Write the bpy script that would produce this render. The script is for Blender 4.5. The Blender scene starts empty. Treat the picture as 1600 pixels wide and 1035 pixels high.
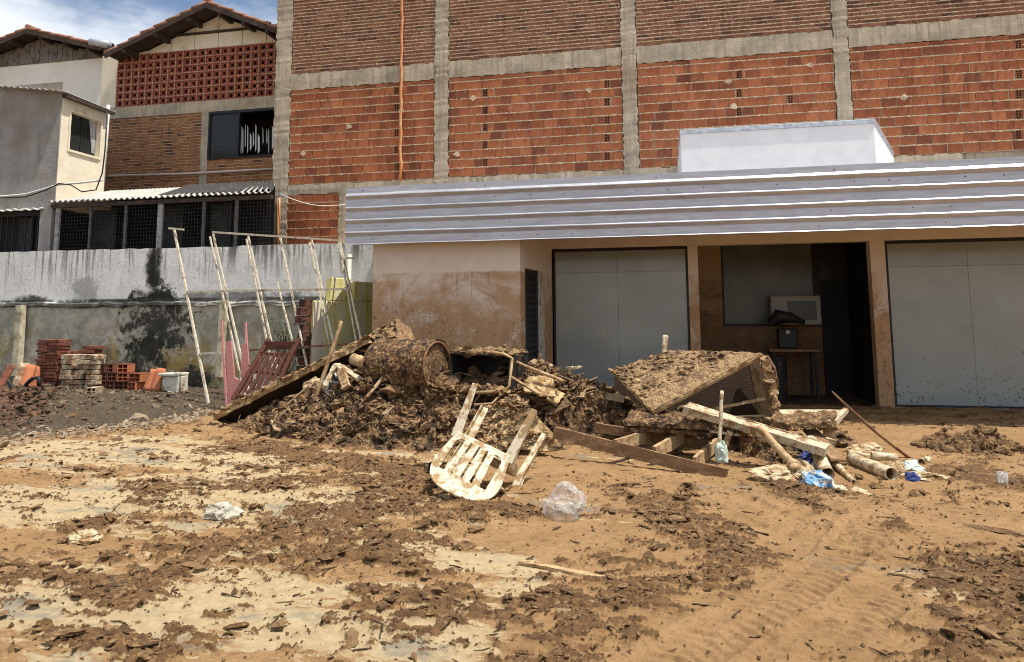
import bpy, math, random
import numpy as np
from mathutils import Vector, Matrix
random.seed(7); RNG = np.random.default_rng(11)
S = bpy.context.scene
COL = S.collection
PI = math.pi

# ------------------------------------------------------------------ camera
W0, F0, PX, PY = 1600.0, 1120.0, 800.0, 369.0
PITCH, ROLL, YAW, EYE = .11417, -.006018, .20706, 1.45
_cy, _sy, _cp, _sp, _cr, _sr = math.cos(YAW), math.sin(YAW), math.cos(PITCH), math.sin(PITCH), math.cos(ROLL), math.sin(ROLL)
FW = Vector((-_sy*_cp, _cy*_cp, _sp)); _rt = Vector((_cy, _sy, 0)); _up = _rt.cross(FW)
RT = _rt*_cr + _up*_sr; UP = -_rt*_sr + _up*_cr
cam = bpy.data.cameras.new('camera'); co = bpy.data.objects.new('camera', cam); COL.objects.link(co)
cam.sensor_width = 36; cam.lens = F0/W0*36; cam.shift_x = 0; cam.shift_y = (PY-1035/2)/W0
cam.clip_start = .05; cam.clip_end = 2000
co.matrix_world = Matrix(((RT.x, UP.x, -FW.x, 0), (RT.y, UP.y, -FW.y, 0), (RT.z, UP.z, -FW.z, EYE), (0, 0, 0, 1)))
S.camera = co

# ------------------------------------------------------------------ light
SUN = Vector((.37, -.07, 1.0)).normalized()
EL = math.asin(SUN.z); AZ = math.atan2(SUN.x, SUN.y)
w = bpy.data.worlds.new('World'); S.world = w; w.use_nodes = True
wn = w.node_tree; wn.nodes.clear()
sky = wn.nodes.new('ShaderNodeTexSky'); sky.sky_type = 'NISHITA'; sky.sun_disc = False
sky.sun_elevation = EL; sky.sun_rotation = AZ; sky.air_density = 1.0; sky.dust_density = 1.3; sky.ozone_density = 1.5
tcw = wn.nodes.new('ShaderNodeTexCoord'); mpw = wn.nodes.new('ShaderNodeMapping'); mpw.inputs['Scale'].default_value = (1.0, 1.0, 2.6)
wn.links.new(tcw.outputs['Generated'], mpw.inputs[0])
nzw = wn.nodes.new('ShaderNodeTexNoise'); nzw.inputs['Scale'].default_value = 3.2; nzw.inputs['Detail'].default_value = 9; nzw.inputs['Roughness'].default_value = .58
wn.links.new(mpw.outputs[0], nzw.inputs[0])
mrw = wn.nodes.new('ShaderNodeMapRange'); mrw.interpolation_type = 'SMOOTHSTEP'
mrw.inputs[1].default_value = .36; mrw.inputs[2].default_value = .62; mrw.inputs[4].default_value = .85
wn.links.new(nzw.outputs[0], mrw.inputs[0])
mxw = wn.nodes.new('ShaderNodeMix'); mxw.data_type = 'RGBA'; mxw.inputs[7].default_value = (8.2, 8.5, 8.9, 1)
wn.links.new(mrw.outputs[0], mxw.inputs[0]); wn.links.new(sky.outputs[0], mxw.inputs[6])
bg = wn.nodes.new('ShaderNodeBackground'); bg.inputs[1].default_value = .105
ow = wn.nodes.new('ShaderNodeOutputWorld')
wn.links.new(mxw.outputs[2], bg.inputs[0]); wn.links.new(bg.outputs[0], ow.inputs[0])
sl = bpy.data.lights.new('sun', 'SUN'); sl.energy = 4.8; sl.angle = math.radians(.5); sl.color = (1, .955, .88)
so = bpy.data.objects.new('sun', sl); COL.objects.link(so); so.location = (5, 5, 20)
so.rotation_euler = (-SUN).to_track_quat('-Z', 'Y').to_euler()
S.view_settings.view_transform = 'Standard'; S.view_settings.look = 'None'
S.view_settings.exposure = .36; S.view_settings.gamma = 1
S.cycles.max_bounces = 8; S.cycles.diffuse_bounces = 3; S.cycles.transparent_max_bounces = 12
S.cycles.use_denoising = True; S.cycles.pixel_filter_type = 'BLACKMAN_HARRIS'; S.cycles.filter_width = 1.0

# ------------------------------------------------------------------ pixel -> place on a known plane
def ray(x, y): return FW + RT*((x-PX)/F0) + UP*((PY-y)/F0)
def onY(x, y, Y):
    d = ray(x, y); t = Y/d.y; return Vector((d.x*t, Y, EYE+d.z*t))
def onX(x, y, X):
    d = ray(x, y); t = X/d.x; return Vector((X, d.y*t, EYE+d.z*t))
def onZ(x, y, Z):
    d = ray(x, y); t = (Z-EYE)/d.z; return Vector((d.x*t, d.y*t, Z))

# ------------------------------------------------------------------ numpy noise
_perm = np.random.default_rng(3).permutation(256); _perm = np.concatenate([_perm, _perm, _perm])
_g3 = np.random.default_rng(5).normal(size=(256, 3)); _g3 /= np.linalg.norm(_g3, axis=1)[:, None]
def pnoise(x, y, z=0.0, seed=0):
    x = np.asarray(x, float)+seed*17.3; y = np.asarray(y, float)+seed*9.1; z = np.zeros_like(x)+z+seed*3.7
    xi, yi, zi = np.floor(x).astype(int), np.floor(y).astype(int), np.floor(z).astype(int)
    xf, yf, zf = x-xi, y-yi, z-zi
    u, v, q = [t*t*t*(t*(t*6-15)+10) for t in (xf, yf, zf)]
    r = 0
    for a in (0, 1):
        for b in (0, 1):
            for c in (0, 1):
                h = _perm[_perm[_perm[(xi+a) & 255]+((yi+b) & 255)]+((zi+c) & 255)]
                g = _g3[h]
                d = g[..., 0]*(xf-a)+g[..., 1]*(yf-b)+g[..., 2]*(zf-c)
                r = r+d*(u if a else 1-u)*(v if b else 1-v)*(q if c else 1-q)
    return r*1.5
def fbm(x, y, z=0.0, seed=0, oct=4, gain=.5, ridged=False):
    s = 0; a = 1; t = 0
    for k in range(oct):
        n = pnoise(x*2**k, y*2**k, np.asarray(z)*2**k, seed+k*5)
        if ridged: n = 1-2*np.abs(n)
        s = s+n*a; t += a; a *= gain
    return s/t
def sstep(x, a, b):
    t = np.clip((np.asarray(x, float)-a)/(b-a), 0, 1); return t*t*(3-2*t)

# ------------------------------------------------------------------ object helpers
def off(o):
    p = Vector((0, 0, 0))
    while o is not None:
        p = p+o.location; o = o.parent
    return p
def tag(o, label=None, cat=None, group=None, kind=None):
    if label: o['label'] = label
    if cat: o['category'] = cat
    if group: o['group'] = group
    if kind: o['kind'] = kind
    return o
def thing(name, label, cat, loc, group=None):
    o = bpy.data.objects.new(name, None); COL.objects.link(o); o.location = loc; o.empty_display_size = .1
    return tag(o, label, cat, group)
def copy_tree(o, parent=None):
    c = o.copy(); COL.objects.link(c); c.parent = parent
    for ch in list(o.children): copy_tree(ch, c)
    return c
class MB:
    def __init__(s): s.v = []; s.f = []; s.m = []; s.nv = 0
    def add(s, verts, faces, mi=0):
        verts = [tuple(p) for p in verts]; b = s.nv
        s.v.extend(verts); s.nv += len(verts)
        for f in faces: s.f.append(tuple(i+b for i in f)); s.m.append(mi)
    def box(s, x0, x1, y0, y1, z0, z1, mi=0):
        s.add([(x0, y0, z0), (x1, y0, z0), (x1, y1, z0), (x0, y1, z0), (x0, y0, z1), (x1, y0, z1), (x1, y1, z1), (x0, y1, z1)],
              [(0, 3, 2, 1), (4, 5, 6, 7), (0, 1, 5, 4), (1, 2, 6, 5), (2, 3, 7, 6), (3, 0, 4, 7)], mi)
    def hexa(s, p, mi=0):   # 8 points: bottom ring, top ring
        s.add(p, [(0, 3, 2, 1), (4, 5, 6, 7), (0, 1, 5, 4), (1, 2, 6, 5), (2, 3, 7, 6), (3, 0, 4, 7)], mi)
    def slab(s, quad, t, mi=0):  # quad of 4 points extruded by vector/thickness along its normal
        q = [Vector(p) for p in quad]; n = (q[1]-q[0]).cross(q[3]-q[0]).normalized()
        d = n*t if not isinstance(t, Vector) else t
        s.hexa([p for p in q]+[p+d for p in q], mi)
    def prism(s, poly, d, mi=0):  # polygon extruded along vector d
        n = len(poly); d = Vector(d); a = [Vector(p) for p in poly]
        s.add(a+[p+d for p in a], [tuple(range(n-1, -1, -1)), tuple(range(n, 2*n))]+[(i, (i+1) % n, n+(i+1) % n, n+i) for i in range(n)], mi)
    def bar(s, p0, p1, wd, ht, segs=1, jit=0, upv=(0, 0, 1), seed=0, mi=0, taper=1.0):
        p0, p1 = Vector(p0), Vector(p1); d = (p1-p0); L = d.length; d.normalize()
        u = Vector(upv); sd = d.cross(u)
        if sd.length < 1e-3: sd = d.cross(Vector((0, 1, 0)))
        sd.normalize(); u = sd.cross(d)
        ring = [(-1, -1), (0, -1), (1, -1), (1, 0), (1, 1), (0, 1), (-1, 1), (-1, 0)] if jit else [(-1, -1), (1, -1), (1, 1), (-1, 1)]
        k = len(ring); vs = []
        for i in range(segs+1):
            t = i/segs; sc = 1+(taper-1)*t
            for a, b in ring:
                p = p0+d*(L*t)+sd*(a*wd/2*sc)+u*(b*ht/2*sc)
                if jit: p = p+Vector((random.uniform(-jit, jit), random.uniform(-jit, jit), random.uniform(-jit, jit)))
                vs.append(p)
        fs = [tuple(range(k-1, -1, -1)), tuple(range(segs*k, segs*k+k))]
        for i in range(segs):
            for j in range(k): fs.append((i*k+j, i*k+(j+1) % k, (i+1)*k+(j+1) % k, (i+1)*k+j))
        s.add(vs, fs, mi)
    def tube(s, path, r, n=8, mi=0, jit=0, caps=True):
        path = [Vector(p) for p in path]; rr = r if isinstance(r, (list, tuple)) else [r]*len(path)
        vs = []; fs = []; pu = None
        for i, p in enumerate(path):
            d = (path[min(i+1, len(path)-1)]-path[max(i-1, 0)]).normalized()
            if pu is None:
                pu = d.orthogonal().normalized()
            pu = (pu-d*pu.dot(d)).normalized(); q = d.cross(pu)
            for j in range(n):
                a = 2*PI*j/n; R = rr[i]*(1+(random.uniform(-jit, jit) if jit else 0))
                vs.append(p+pu*(math.cos(a)*R)+q*(math.sin(a)*R))
        for i in range(len(path)-1):
            for j in range(n): fs.append((i*n+j, i*n+(j+1) % n, (i+1)*n+(j+1) % n, (i+1)*n+j))
        if caps: fs += [tuple(range(n-1, -1, -1)), tuple(range((len(path)-1)*n, len(path)*n))]
        s.add(vs, fs, mi)
    def build(s, name, mats, parent=None, smooth=False, bevel=0, origin=None, flip=False):
        me = bpy.data.meshes.new(name)
        o0 = off(parent) if parent is not None else (Vector(origin) if origin is not None else s.base())
        me.from_pydata([(p[0]-o0[0], p[1]-o0[1], p[2]-o0[2]) for p in s.v], [], s.f)
        if not isinstance(mats, (list, tuple)): mats = [mats]
        for m in mats: me.materials.append(m)
        if len(mats) > 1: me.polygons.foreach_set('material_index', s.m)
        if smooth: me.polygons.foreach_set('use_smooth', [True]*len(s.f))
        me.update()
        o = bpy.data.objects.new(name, me); COL.objects.link(o)
        if parent is not None: o.parent = parent
        else: o.location = o0
        if bevel:
            b = o.modifiers.new('b', 'BEVEL'); b.width = bevel; b.segments = 2; b.limit_method = 'ANGLE'
        return o
    def base(s):
        a = np.array(s.v); return Vector((a[:, 0].mean(), a[:, 1].mean(), a[:, 2].min()))
def np_mesh(name, V, Fq, mats, parent=None, smooth=True, origin=(0, 0, 0), attrs=None):
    """V (n,3), Fq (m,3|4) numpy"""
    me = bpy.data.meshes.new(name); k = Fq.shape[1]; o0 = np.array(off(parent) if parent is not None else origin)
    me.vertices.add(len(V)); me.vertices.foreach_set('co', (V-o0).astype(np.float32).ravel())
    me.loops.add(Fq.size); me.loops.foreach_set('vertex_index', Fq.astype(np.int32).ravel())
    me.polygons.add(len(Fq)); me.polygons.foreach_set('loop_start', np.arange(0, Fq.size, k, dtype=np.int32))
    me.polygons.foreach_set('loop_total', np.full(len(Fq), k, dtype=np.int32))
    me.polygons.foreach_set('use_smooth', np.full(len(Fq), bool(smooth)))
    if not isinstance(mats, (list, tuple)): mats = [mats]
    for m in mats: me.materials.append(m)
    me.update(calc_edges=True)
    for an, arr in (attrs or {}).items():
        a = me.attributes.new(an, 'FLOAT', 'POINT'); a.data.foreach_set('value', np.asarray(arr, np.float32))
    o = bpy.data.objects.new(name, me); COL.objects.link(o)
    if parent is not None: o.parent = parent
    else: o.location = Vector(origin)
    return o

# ------------------------------------------------------------------ materials
class NT:
    def __init__(s, name):
        s.mat = bpy.data.materials.new(name); s.mat.use_nodes = True; s.t = s.mat.node_tree
        s.b = s.t.nodes['Principled BSDF']; s.out = s.t.nodes['Material Output']; s._pos = None
    def new(s, ty, **kw):
        n = s.t.nodes.new(ty)
        for k, v in kw.items(): setattr(n, k, v)
        return n
    def put(s, sock, val):
        if isinstance(val, bpy.types.NodeSocket): s.t.links.new(val, sock)
        elif isinstance(val, tuple) and len(val) == 3 and sock.type == 'RGBA': sock.default_value = (*val, 1)
        else: sock.default_value = val
    def pos(s):
        if s._pos is None: s._pos = s.new('ShaderNodeNewGeometry')
        return s._pos.outputs['Position']
    def island(s):
        s.pos(); return s._pos.outputs['Random Per Island']
    def obj(s): return s.new('ShaderNodeTexCoord').outputs['Object']
    def xyz(s, v=None):
        n = s.new('ShaderNodeSeparateXYZ'); s.put(n.inputs[0], v if v is not None else s.pos()); return n.outputs
    def vscale(s, sc, v=None):
        n = s.new('ShaderNodeMapping'); n.inputs['Scale'].default_value = sc; s.put(n.inputs[0], v if v is not None else s.pos()); return n.outputs[0]
    def noise(s, scale, detail=5, rough=.6, v=None, dist=0.):
        n = s.new('ShaderNodeTexNoise'); n.inputs['Scale'].default_value = scale; n.inputs['Detail'].default_value = detail
        n.inputs['Roughness'].default_value = rough; n.inputs['Distortion'].default_value = dist
        s.put(n.inputs['Vector'], v if v is not None else s.pos()); return n.outputs[0]
    def vor(s, scale, feat='F1', v=None):
        n = s.new('ShaderNodeTexVoronoi'); n.feature = feat; n.inputs['Scale'].default_value = scale
        s.put(n.inputs['Vector'], v if v is not None else s.pos()); return n.outputs['Distance']
    def rng(s, f, a, b, lo=0., hi=1.):
        n = s.new('ShaderNodeMapRange'); n.interpolation_type = 'SMOOTHSTEP'
        s.put(n.inputs[0], f)
        if a > b: a, b, lo, hi = b, a, hi, lo
        for i, x in zip((1, 2, 3, 4), (a, b, lo, hi)): n.inputs[i].default_value = x
        return n.outputs[0]
    def math(s, op, a, b=None):
        n = s.new('ShaderNodeMath', operation=op); s.put(n.inputs[0], a)
        if b is not None: s.put(n.inputs[1], b)
        return n.outputs[0]
    def mul(s, *a):
        r = a[0]
        for b in a[1:]: r = s.math('MULTIPLY', r, b)
        return r
    def mix(s, f, a, b):
        n = s.new('ShaderNodeMix', data_type='RGBA'); s.put(n.inputs[0], f); s.put(n.inputs[6], a); s.put(n.inputs[7], b); return n.outputs[2]
    def attr(s, nm):
        n = s.new('ShaderNodeAttribute', attribute_name=nm); return n.outputs['Fac']
    def bump(s, h, strength=.4, dist=.02, prev=None):
        n = s.new('ShaderNodeBump'); n.inputs['Strength'].default_value = strength; n.inputs['Distance'].default_value = dist
        s.put(n.inputs['Height'], h)
        if prev is not None: s.put(n.inputs['Normal'], prev)
        return n.outputs[0]
    def done(s, col, rough=.85, bump=None, metal=0., spec=.3, **kw):
        s.put(s.b.inputs['Base Color'], col); s.put(s.b.inputs['Roughness'], rough); s.put(s.b.inputs['Metallic'], metal)
        s.b.inputs['Specular IOR Level'].default_value = spec
        if bump is not None: s.put(s.b.inputs['Normal'], bump)
        for k, v in kw.items(): s.put(s.b.inputs[k], v)
        return s.mat
def simple(name, base, dirt=None, amount=(.5, .7), scale=6, rough=.8, bs=30, bstr=.3, bd=.01, metal=0., spec=.3, fine=.25, objc=False):
    """base colour broken up by two scales of noise, optional dirt layer"""
    n = NT(name); v = n.obj() if objc else None
    a = n.noise(scale*2.3, 6, .65, v); f = n.rng(a, .3, .7)
    c = n.mix(f, tuple(x*(1-fine) for x in base), tuple(min(1, x*(1+fine)) for x in base))
    if dirt: c = n.mix(n.rng(n.noise(scale, 7, .65, v), *amount), c, dirt)
    return n.done(c, rough, n.bump(n.noise(bs, 6, .6, v), bstr, bd), metal, spec)
# ------------------------------------------------------------------ material set
def m_block(name, a, b, dark, rough=.85):
    n = NT(name); i = n.island()
    c = n.mix(i, a, b)
    c = n.mix(n.rng(n.math('FRACT', n.math('MULTIPLY', i, 7.31)), .86, .95), c, dark)
    c = n.mix(n.mul(n.rng(n.noise(1.4, 6, .7), .5, .72), .55), c, tuple(x*.55 for x in dark))
    c = n.mix(n.mul(n.rng(n.noise(9, 8, .75), .56, .7), .6), c, (.40, .27, .17))
    c = n.mix(n.mul(n.rng(n.noise(1, 6, .65, n.vscale((3.2, 3.2, .35))), .52, .70), .55), c, tuple(x*.42 for x in dark))
    c = n.mix(n.mul(n.rng(n.noise(1, 6, .65, n.vscale((5, 5, .5))), .60, .72), .35), c, (.42, .33, .24))
    x = n.noise(1, 4, .6, n.vscale((14, 40, 120)))
    return n.done(c, rough, n.bump(x, .45, .01))
M = {}
M['block'] = m_block('hollow_clay_block', (.32, .098, .039), (.46, .16, .066), (.23, .075, .036))
M['smallbrick'] = m_block('small_clay_brick', (.20, .085, .048), (.30, .135, .075), (.12, .055, .035))
M['oldbrick'] = m_block('old_clay_brick', (.27, .11, .045), (.38, .17, .07), (.12, .06, .035))
M['looseblock'] = m_block('loose_clay_block', (.36, .11, .05), (.50, .18, .08), (.2, .06, .03))
M['mortar'] = simple('mortar', (.60, .47, .32), (.36, .26, .16), (.50, .7), 5, .95, 40, .8, .02)
M['palemortar'] = simple('pale_mortar', (.50, .37, .23), (.25, .19, .13), (.45, .7), 5, .95, 40, .8, .02)
def m_concrete(name, base):
    n = NT(name); st = n.noise(1, 6, .65, n.vscale((16, 16, .7)))
    c = n.mix(n.rng(n.noise(2.2, 7, .7), .3, .7), tuple(x*.72 for x in base), tuple(x*1.2 for x in base))
    c = n.mix(n.mul(n.rng(st, .5, .68), .6), c, tuple(x*.5 for x in base))
    c = n.mix(n.mul(n.rng(n.noise(.8, 6, .7), .55, .72), .7), c, (.30, .2, .11))
    c = n.mix(n.mul(n.rng(n.noise(28, 4, .7), .6, .7), .5), c, tuple(x*.4 for x in base))
    return n.done(c, .92, n.bump(n.math('ADD', n.noise(22, 8, .7), n.mul(st, .8)), .6, .025))
M['concrete'] = m_concrete('raw_concrete', (.46, .39, .285))
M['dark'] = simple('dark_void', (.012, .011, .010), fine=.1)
M['blackmetal'] = simple('black_frame', (.02, .02, .02), rough=.5, bs=60, bstr=.05)
def shop_wall(name, paint, mud, level=2.17, mudamt=(.34, .62), crack=True):
    n = NT(name); z = n.xyz()[2]
    zz = n.math('ADD', z, n.mul(n.math('SUBTRACT', n.noise(6, 5, .7), .5), .05))
    below = n.rng(zz, level+.02, level-.02)
    fade = n.rng(z, level+.1, .5, .18, 1.0)
    n1 = n.noise(1.6, 9, .72, None, .8); n2 = n.noise(9, 8, .7, None, .4)
    wv = n.new('ShaderNodeMix', data_type='VECTOR'); wv.inputs[0].default_value = .09
    nn = n.new('ShaderNodeTexNoise'); nn.inputs['Scale'].default_value = 5; nn.inputs['Detail'].default_value = 5; n.put(nn.inputs[0], n.pos())
    n.put(wv.inputs[4], n.pos()); n.put(wv.inputs[5], nn.outputs['Color'])
    c = n.mix(n.rng(n.noise(3, 6), .3, .7), tuple(x*.9 for x in paint), paint)
    film = n.mul(n.rng(n.math('ADD', n1, n.mul(n.math('SUBTRACT', fade, .5), .28)), *mudamt), below)
    c = n.mix(n.mul(below, .22), c, tuple(a*.5+b*.5 for a, b in zip(paint, mud)))
    c = n.mix(n.mul(film, .85), c, mud)
    if crack:
        vv = n.math('ADD', n.vor(13, 'DISTANCE_TO_EDGE', wv.outputs[1]), n.mul(n.math('SUBTRACT', n2, .5), .16))
        ck = n.mul(n.rng(vv, .06, .0), n.rng(n.noise(1.7, 6, .6), .40, .55), below, n.rng(z, 2.0, 1.5))
        c = n.mix(n.mul(ck, .85), c, tuple(x*.5 for x in mud))
        d2 = n.mul(n.rng(n2, .53, .62), n.rng(z, 1.9, .6), below)
        c = n.mix(n.mul(d2, .6), c, tuple(x*.45 for x in mud))
    drip = n.mul(n.rng(n.noise(1, 5, .6, n.vscale((20, 20, 1.2))), .55, .7), below)
    c = n.mix(n.mul(drip, .4), c, tuple(x*.6 for x in mud))
    return n.done(c, .85, n.bump(n.noise(40, 6, .7), .25, .01))
M['shop'] = shop_wall('flooded_shop_paint', (.76, .655, .55), (.42, .225, .085), mudamt=(.30, .56))
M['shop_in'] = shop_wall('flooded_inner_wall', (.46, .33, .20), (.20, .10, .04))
M['galv'] = None
n = NT('galvanised_sheet')
c = n.mix(n.rng(n.noise(1, 5, .6, n.vscale((3, 3, 30))), .35, .65), (.43, .43, .46), (.53, .53, .56))
M['galv'] = n.done(c, n.rng(n.noise(8, 4), .3, .7, .34, .5), n.bump(n.noise(1, 3, .5, n.vscale((1.5, 1, 12))), .12, .02), .55, .5)
M['whitebox'] = simple('white_panel', (.82, .82, .81), (.66, .65, .62), (.60, .82), 1.6, .6, 20, .03, fine=.05)
M['edge'] = simple('aluminium_trim', (.55, .58, .62), rough=.4, metal=.6, bs=30, bstr=.05)
n = NT('muddy_shop_glass'); z = n.xyz()[2]
c = n.mix(n.rng(n.noise(.8, 5, .6), .3, .7), (.29, .31, .28), (.36, .38, .345))
c = n.mix(n.mul(n.rng(z, .0, 1.6, 1, .0), .35), c, (.26, .29, .31))  # bluish sky reflection painted into the lower glass colour
line = n.mul(n.rng(n.math('ABSOLUTE', n.math('SUBTRACT', z, 2.24)), .012, .004), .5); c = n.mix(line, c, (.09, .07, .045))
c = n.mix(n.mul(n.rng(z, 2.2, 2.3), .25), c, (.13, .12, .08))  # olive soffit reflection painted into the top of the glass
sp = n.mul(n.rng(n.noise(26, 3, .6), .60, .66), n.rng(z, .95, .0)); c = n.mix(n.mul(sp, .9), c, (.055, .035, .018))
sp2 = n.mul(n.rng(n.noise(11, 3, .5), .69, .72), n.rng(z, 2.0, .6)); c = n.mix(n.mul(sp2, .8), c, (.05, .035, .02))
c = n.mix(n.mul(n.rng(n.noise(1, 6, .7, n.vscale((1.2, 1, 5))), .52, .72), n.rng(z, 1.6, .0), .5), c, (.33, .33, .30))
M['glass'] = n.done(c, n.rng(n.noise(3, 5), .3, .7, .06, .2), None, 0, .5)
n = NT('dark_glass'); c = n.mix(n.rng(n.noise(1.5, 5), .35, .7), (.13, .13, .105), (.19, .19, .16))
M['paleglass'] = n.done(c, .2, None, 0, .22)
M['darkglass'] = simple('dark_window_glass', (.03, .031, .028), rough=.15, bs=20, bstr=.02, spec=.4)
M['steeldoor'] = simple('black_door_paint', (.010, .010, .010), (.02, .014, .009), (.55, .7), 4, .55, 30, .1)
M['chrome'] = simple('chrome', (.8, .8, .8), rough=.15, metal=1., bs=10, bstr=0)
M['louver'] = simple('louver_metal', (.035, .036, .038), (.06, .04, .025), (.5, .7), 6, .6)
M['whitepaint'] = simple('dirty_white_paint', (.55, .52, .46), (.30, .2, .1), (.5, .7), 5, .8)

# ------------------------------------------------------------------ brick panels
def brick_panel(mb, x0, x1, z0, z1, Y, bl, bh, jt, skip=(), bead=.014, mi=0, mm=1, depth=.05, halfbond=True, seed=0, shuffle=.3):
    r = random.Random(seed)
    vj = jt*.45; mb.add([(x0, Y+.016, z0), (x1, Y+.016, z0), (x1, Y+.016, z1), (x0, Y+.016, z1)], [(0, 1, 2, 3)], mm)
    z = z0+jt*.5; row = 0
    while z < z1-bh*.3:
        zt = min(z+bh, z1-.004); x = x0+jt*.6-(r.random()*bl if not halfbond else (row % 2)*(bl/2+jt/2)); sag = r.uniform(-.006, .006)
        while x < x1-.02:
            L = bl*r.uniform(.93, 1.03); a = max(x, x0+.006); b = min(x+L, x1-.006)
            spans = [(a, b)]
            for s in skip:
                if z < s[3]-.11 and zt > s[2]+.11: spans = [q for u, v_ in spans for q in ((u, min(v_, s[0]-.008)), (max(u, s[1]+.008), v_))]
            for a, b in spans:
              if b-a > .02:
                d = r.uniform(-.008, .006); tl = r.uniform(-.006, .006); t2 = r.uniform(-.004, .004)
                p = [(a, Y+d, z+tl), (b, Y+d+t2, z+tl+sag*.3), (b, Y+d+t2, zt-abs(tl)*.3), (a, Y+d, zt-abs(tl)*.3)]
                q = [(u[0], Y+depth, u[2]) for u in p]
                mb.add(p+q, [(0, 1, 2, 3), (1, 0, 4, 5), (2, 1, 5, 6), (3, 2, 6, 7), (0, 3, 7, 4)], mi)
            x += L+vj*r.uniform(.5, 1.8)
        if bead and row > 0:    # mortar squeezed out of the bed joint
            zz = z-jt*.5; nx = max(2, int((x1-x0)/.035)); vs = []; fs = []
            for i in range(nx+1):
                X = x0+(x1-x0)*i/nx; u = jt*.55*r.uniform(.6, 1.5); l = jt*.55*r.uniform(.6, 1.7); pr = bead*r.uniform(.2, 1.3)
                if r.random() < .06: pr = -.004
                vs += [(X, Y+.016, zz+u), (X, Y-pr, zz+u*.6), (X, Y-pr*.8, zz-l*.6), (X, Y+.016, zz-l)]
            for i in range(nx):
                for j in range(3): fs.append((i*4+j, i*4+j+1, i*4+j+5, i*4+j+4))
            mb.add(vs, fs, mm)
        z += bh+jt; row += 1
def vent_block(mb, x, z, Y, wd=.115, ht=.176, md=2, mb_=0):
    mb.box(x, x+wd, Y+.009, Y+.012, z, z+ht, md)
    for xx in (x, x+wd*.45, x+wd*.9): mb.box(xx, xx+wd*.08, Y-.003, Y+.0075, z, z+ht, mb_)
    for k in range(5): mb.box(x+.002, x+wd-.002, Y-.001, Y+.0075, z+ht*k*.24, z+ht*k*.24+ht*.045, mb_)
def rough_strip(mb, x0, x1, z0, z1, Y, depth, amp=.02, step=.06, vertical=False, mi=0, seed=0):
    """concrete member whose long edges are ragged from the formwork"""
    r = random.Random(seed); L = (z1-z0) if vertical else (x1-x0); k = max(2, int(L/step)); vs = []; fs = []
    for i in range(k+1):
        t = i/k; a = r.uniform(-amp, amp); b = r.uniform(-amp, amp); d = r.uniform(-.006, .006)
        if vertical: ring = [(x0+a, Y+depth), (x0+a+.008, Y+d), ((x0+x1)/2, Y+d*.5-.004), (x1+b-.008, Y+d), (x1+b, Y+depth)]; vs += [(p[0], p[1], z0+L*t) for p in ring]
        else: ring = [(z0+a, Y+depth), (z0+a+.008, Y+d), ((z0+z1)/2, Y+d*.5-.004), (z1+b-.008, Y+d), (z1+b, Y+depth)]; vs += [(x0+L*t, p[1], p[0]) for p in ring]
    for i in range(k):
        for j in range(4): fs.append((i*5+j, i*5+j+1, i*5+j+6, i*5+j+5) if not vertical else (i*5+j+1, i*5+j, i*5+j+5, i*5+j+6))
    fs += [(0, 1, 2, 3, 4), (k*5+4, k*5+3, k*5+2, k*5+1, k*5)]
    mb.add(vs, fs, mi)

# ------------------------------------------------------------------ tall brick building
BY = 15.8
bb = thing('brick_building', 'tall unplastered red brick building with grey concrete columns behind the metal canopy', 'building', (-1, BY, 0))
cols = [(onY(428, 200, BY).x, onY(453, 200, BY).x), (onY(679, 150, BY).x, onY(701, 150, BY).x), (onY(971, 100, BY).x, onY(995, 100, BY).x), (onY(1303, 100, BY).x, onY(1328, 100, BY).x), (8.2, 8.5)]
ZB0, ZB1 = 7.1, 7.52
vents = []
for pxx, ys in ((620, (147, 174, 203, 232, 260)), (758, (140, 170, 196, 226, 256)), (949, (127, 157, 186, 216, 246)), (1155, (110, 143, 172)), (1592, (77, 110, 144, 178, 210)), (1235, (151,))):
    for y in ys:
        p = onY(pxx, y, BY); vents.append((p.x-.06, 4.72+.0145+.207*round((p.z-.09-4.7345)/.207)))
for i in range(4):
    x0, x1 = cols[i][1]+.01, cols[i+1][0]-.01
    m = MB()
    vv = [v for v in vents if x0 < v[0] < x1]
    brick_panel(m, x0, x1, 4.72, ZB0, BY, .285, .178, .029, [(a-.005, a+.12, b-.005, b+.195) for a, b in vv], seed=i, mi=0, mm=1, halfbond=False)
    for a, b in vv: vent_block(m, a, b, BY)
    r = random.Random(i)
    for k in range(3):    # knocked-out corners and mortar dabs
        X = r.uniform(x0+.1, x1-.3); Zc = r.uniform(4.8, 6.9)
        pts = [(X+math.cos(t)*r.uniform(.04, .11), BY-.012-r.uniform(0, .012), Zc+math.sin(t)*r.uniform(.03, .08)) for t in np.linspace(0, 2*PI, 9)[:-1]]
        m.prism(pts[::-1], (0, .03, 0), 1)
    m.build('block_wall', [M['block'], M['mortar'], M['dark']], bb)
    m = MB(); brick_panel(m, x0, x1, ZB1, 10.2, BY, .235, .060, .027, seed=20+i, mi=0, mm=1, bead=.012, depth=.04)
    m.build('small_brick_wall', [M['smallbrick'], M['mortar']], bb)
for i, (a, b) in enumerate(cols):
    m = MB(); rough_strip(m, a, b, 3.0, 10.2, BY-.025, .3, .022, .07, True, seed=i); m.build('column', M['concrete'], bb)
for i in range(4):
    m = MB(); rough_strip(m, cols[i][1]-.0, cols[i+1][0]+.0, ZB0, ZB1, BY-.016, .3, .018, .08, seed=40+i); m.build('beam', M['concrete'], bb)
m = MB(); rough_strip(m, cols[0][1], 6, 4.46, 4.72, BY-.014, .3, .02, .08, seed=50); m.build('beam', M['concrete'], bb)
m = MB(); xl = onY(440, 340, BY).x; xr = onY(529, 340, BY).x
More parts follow.
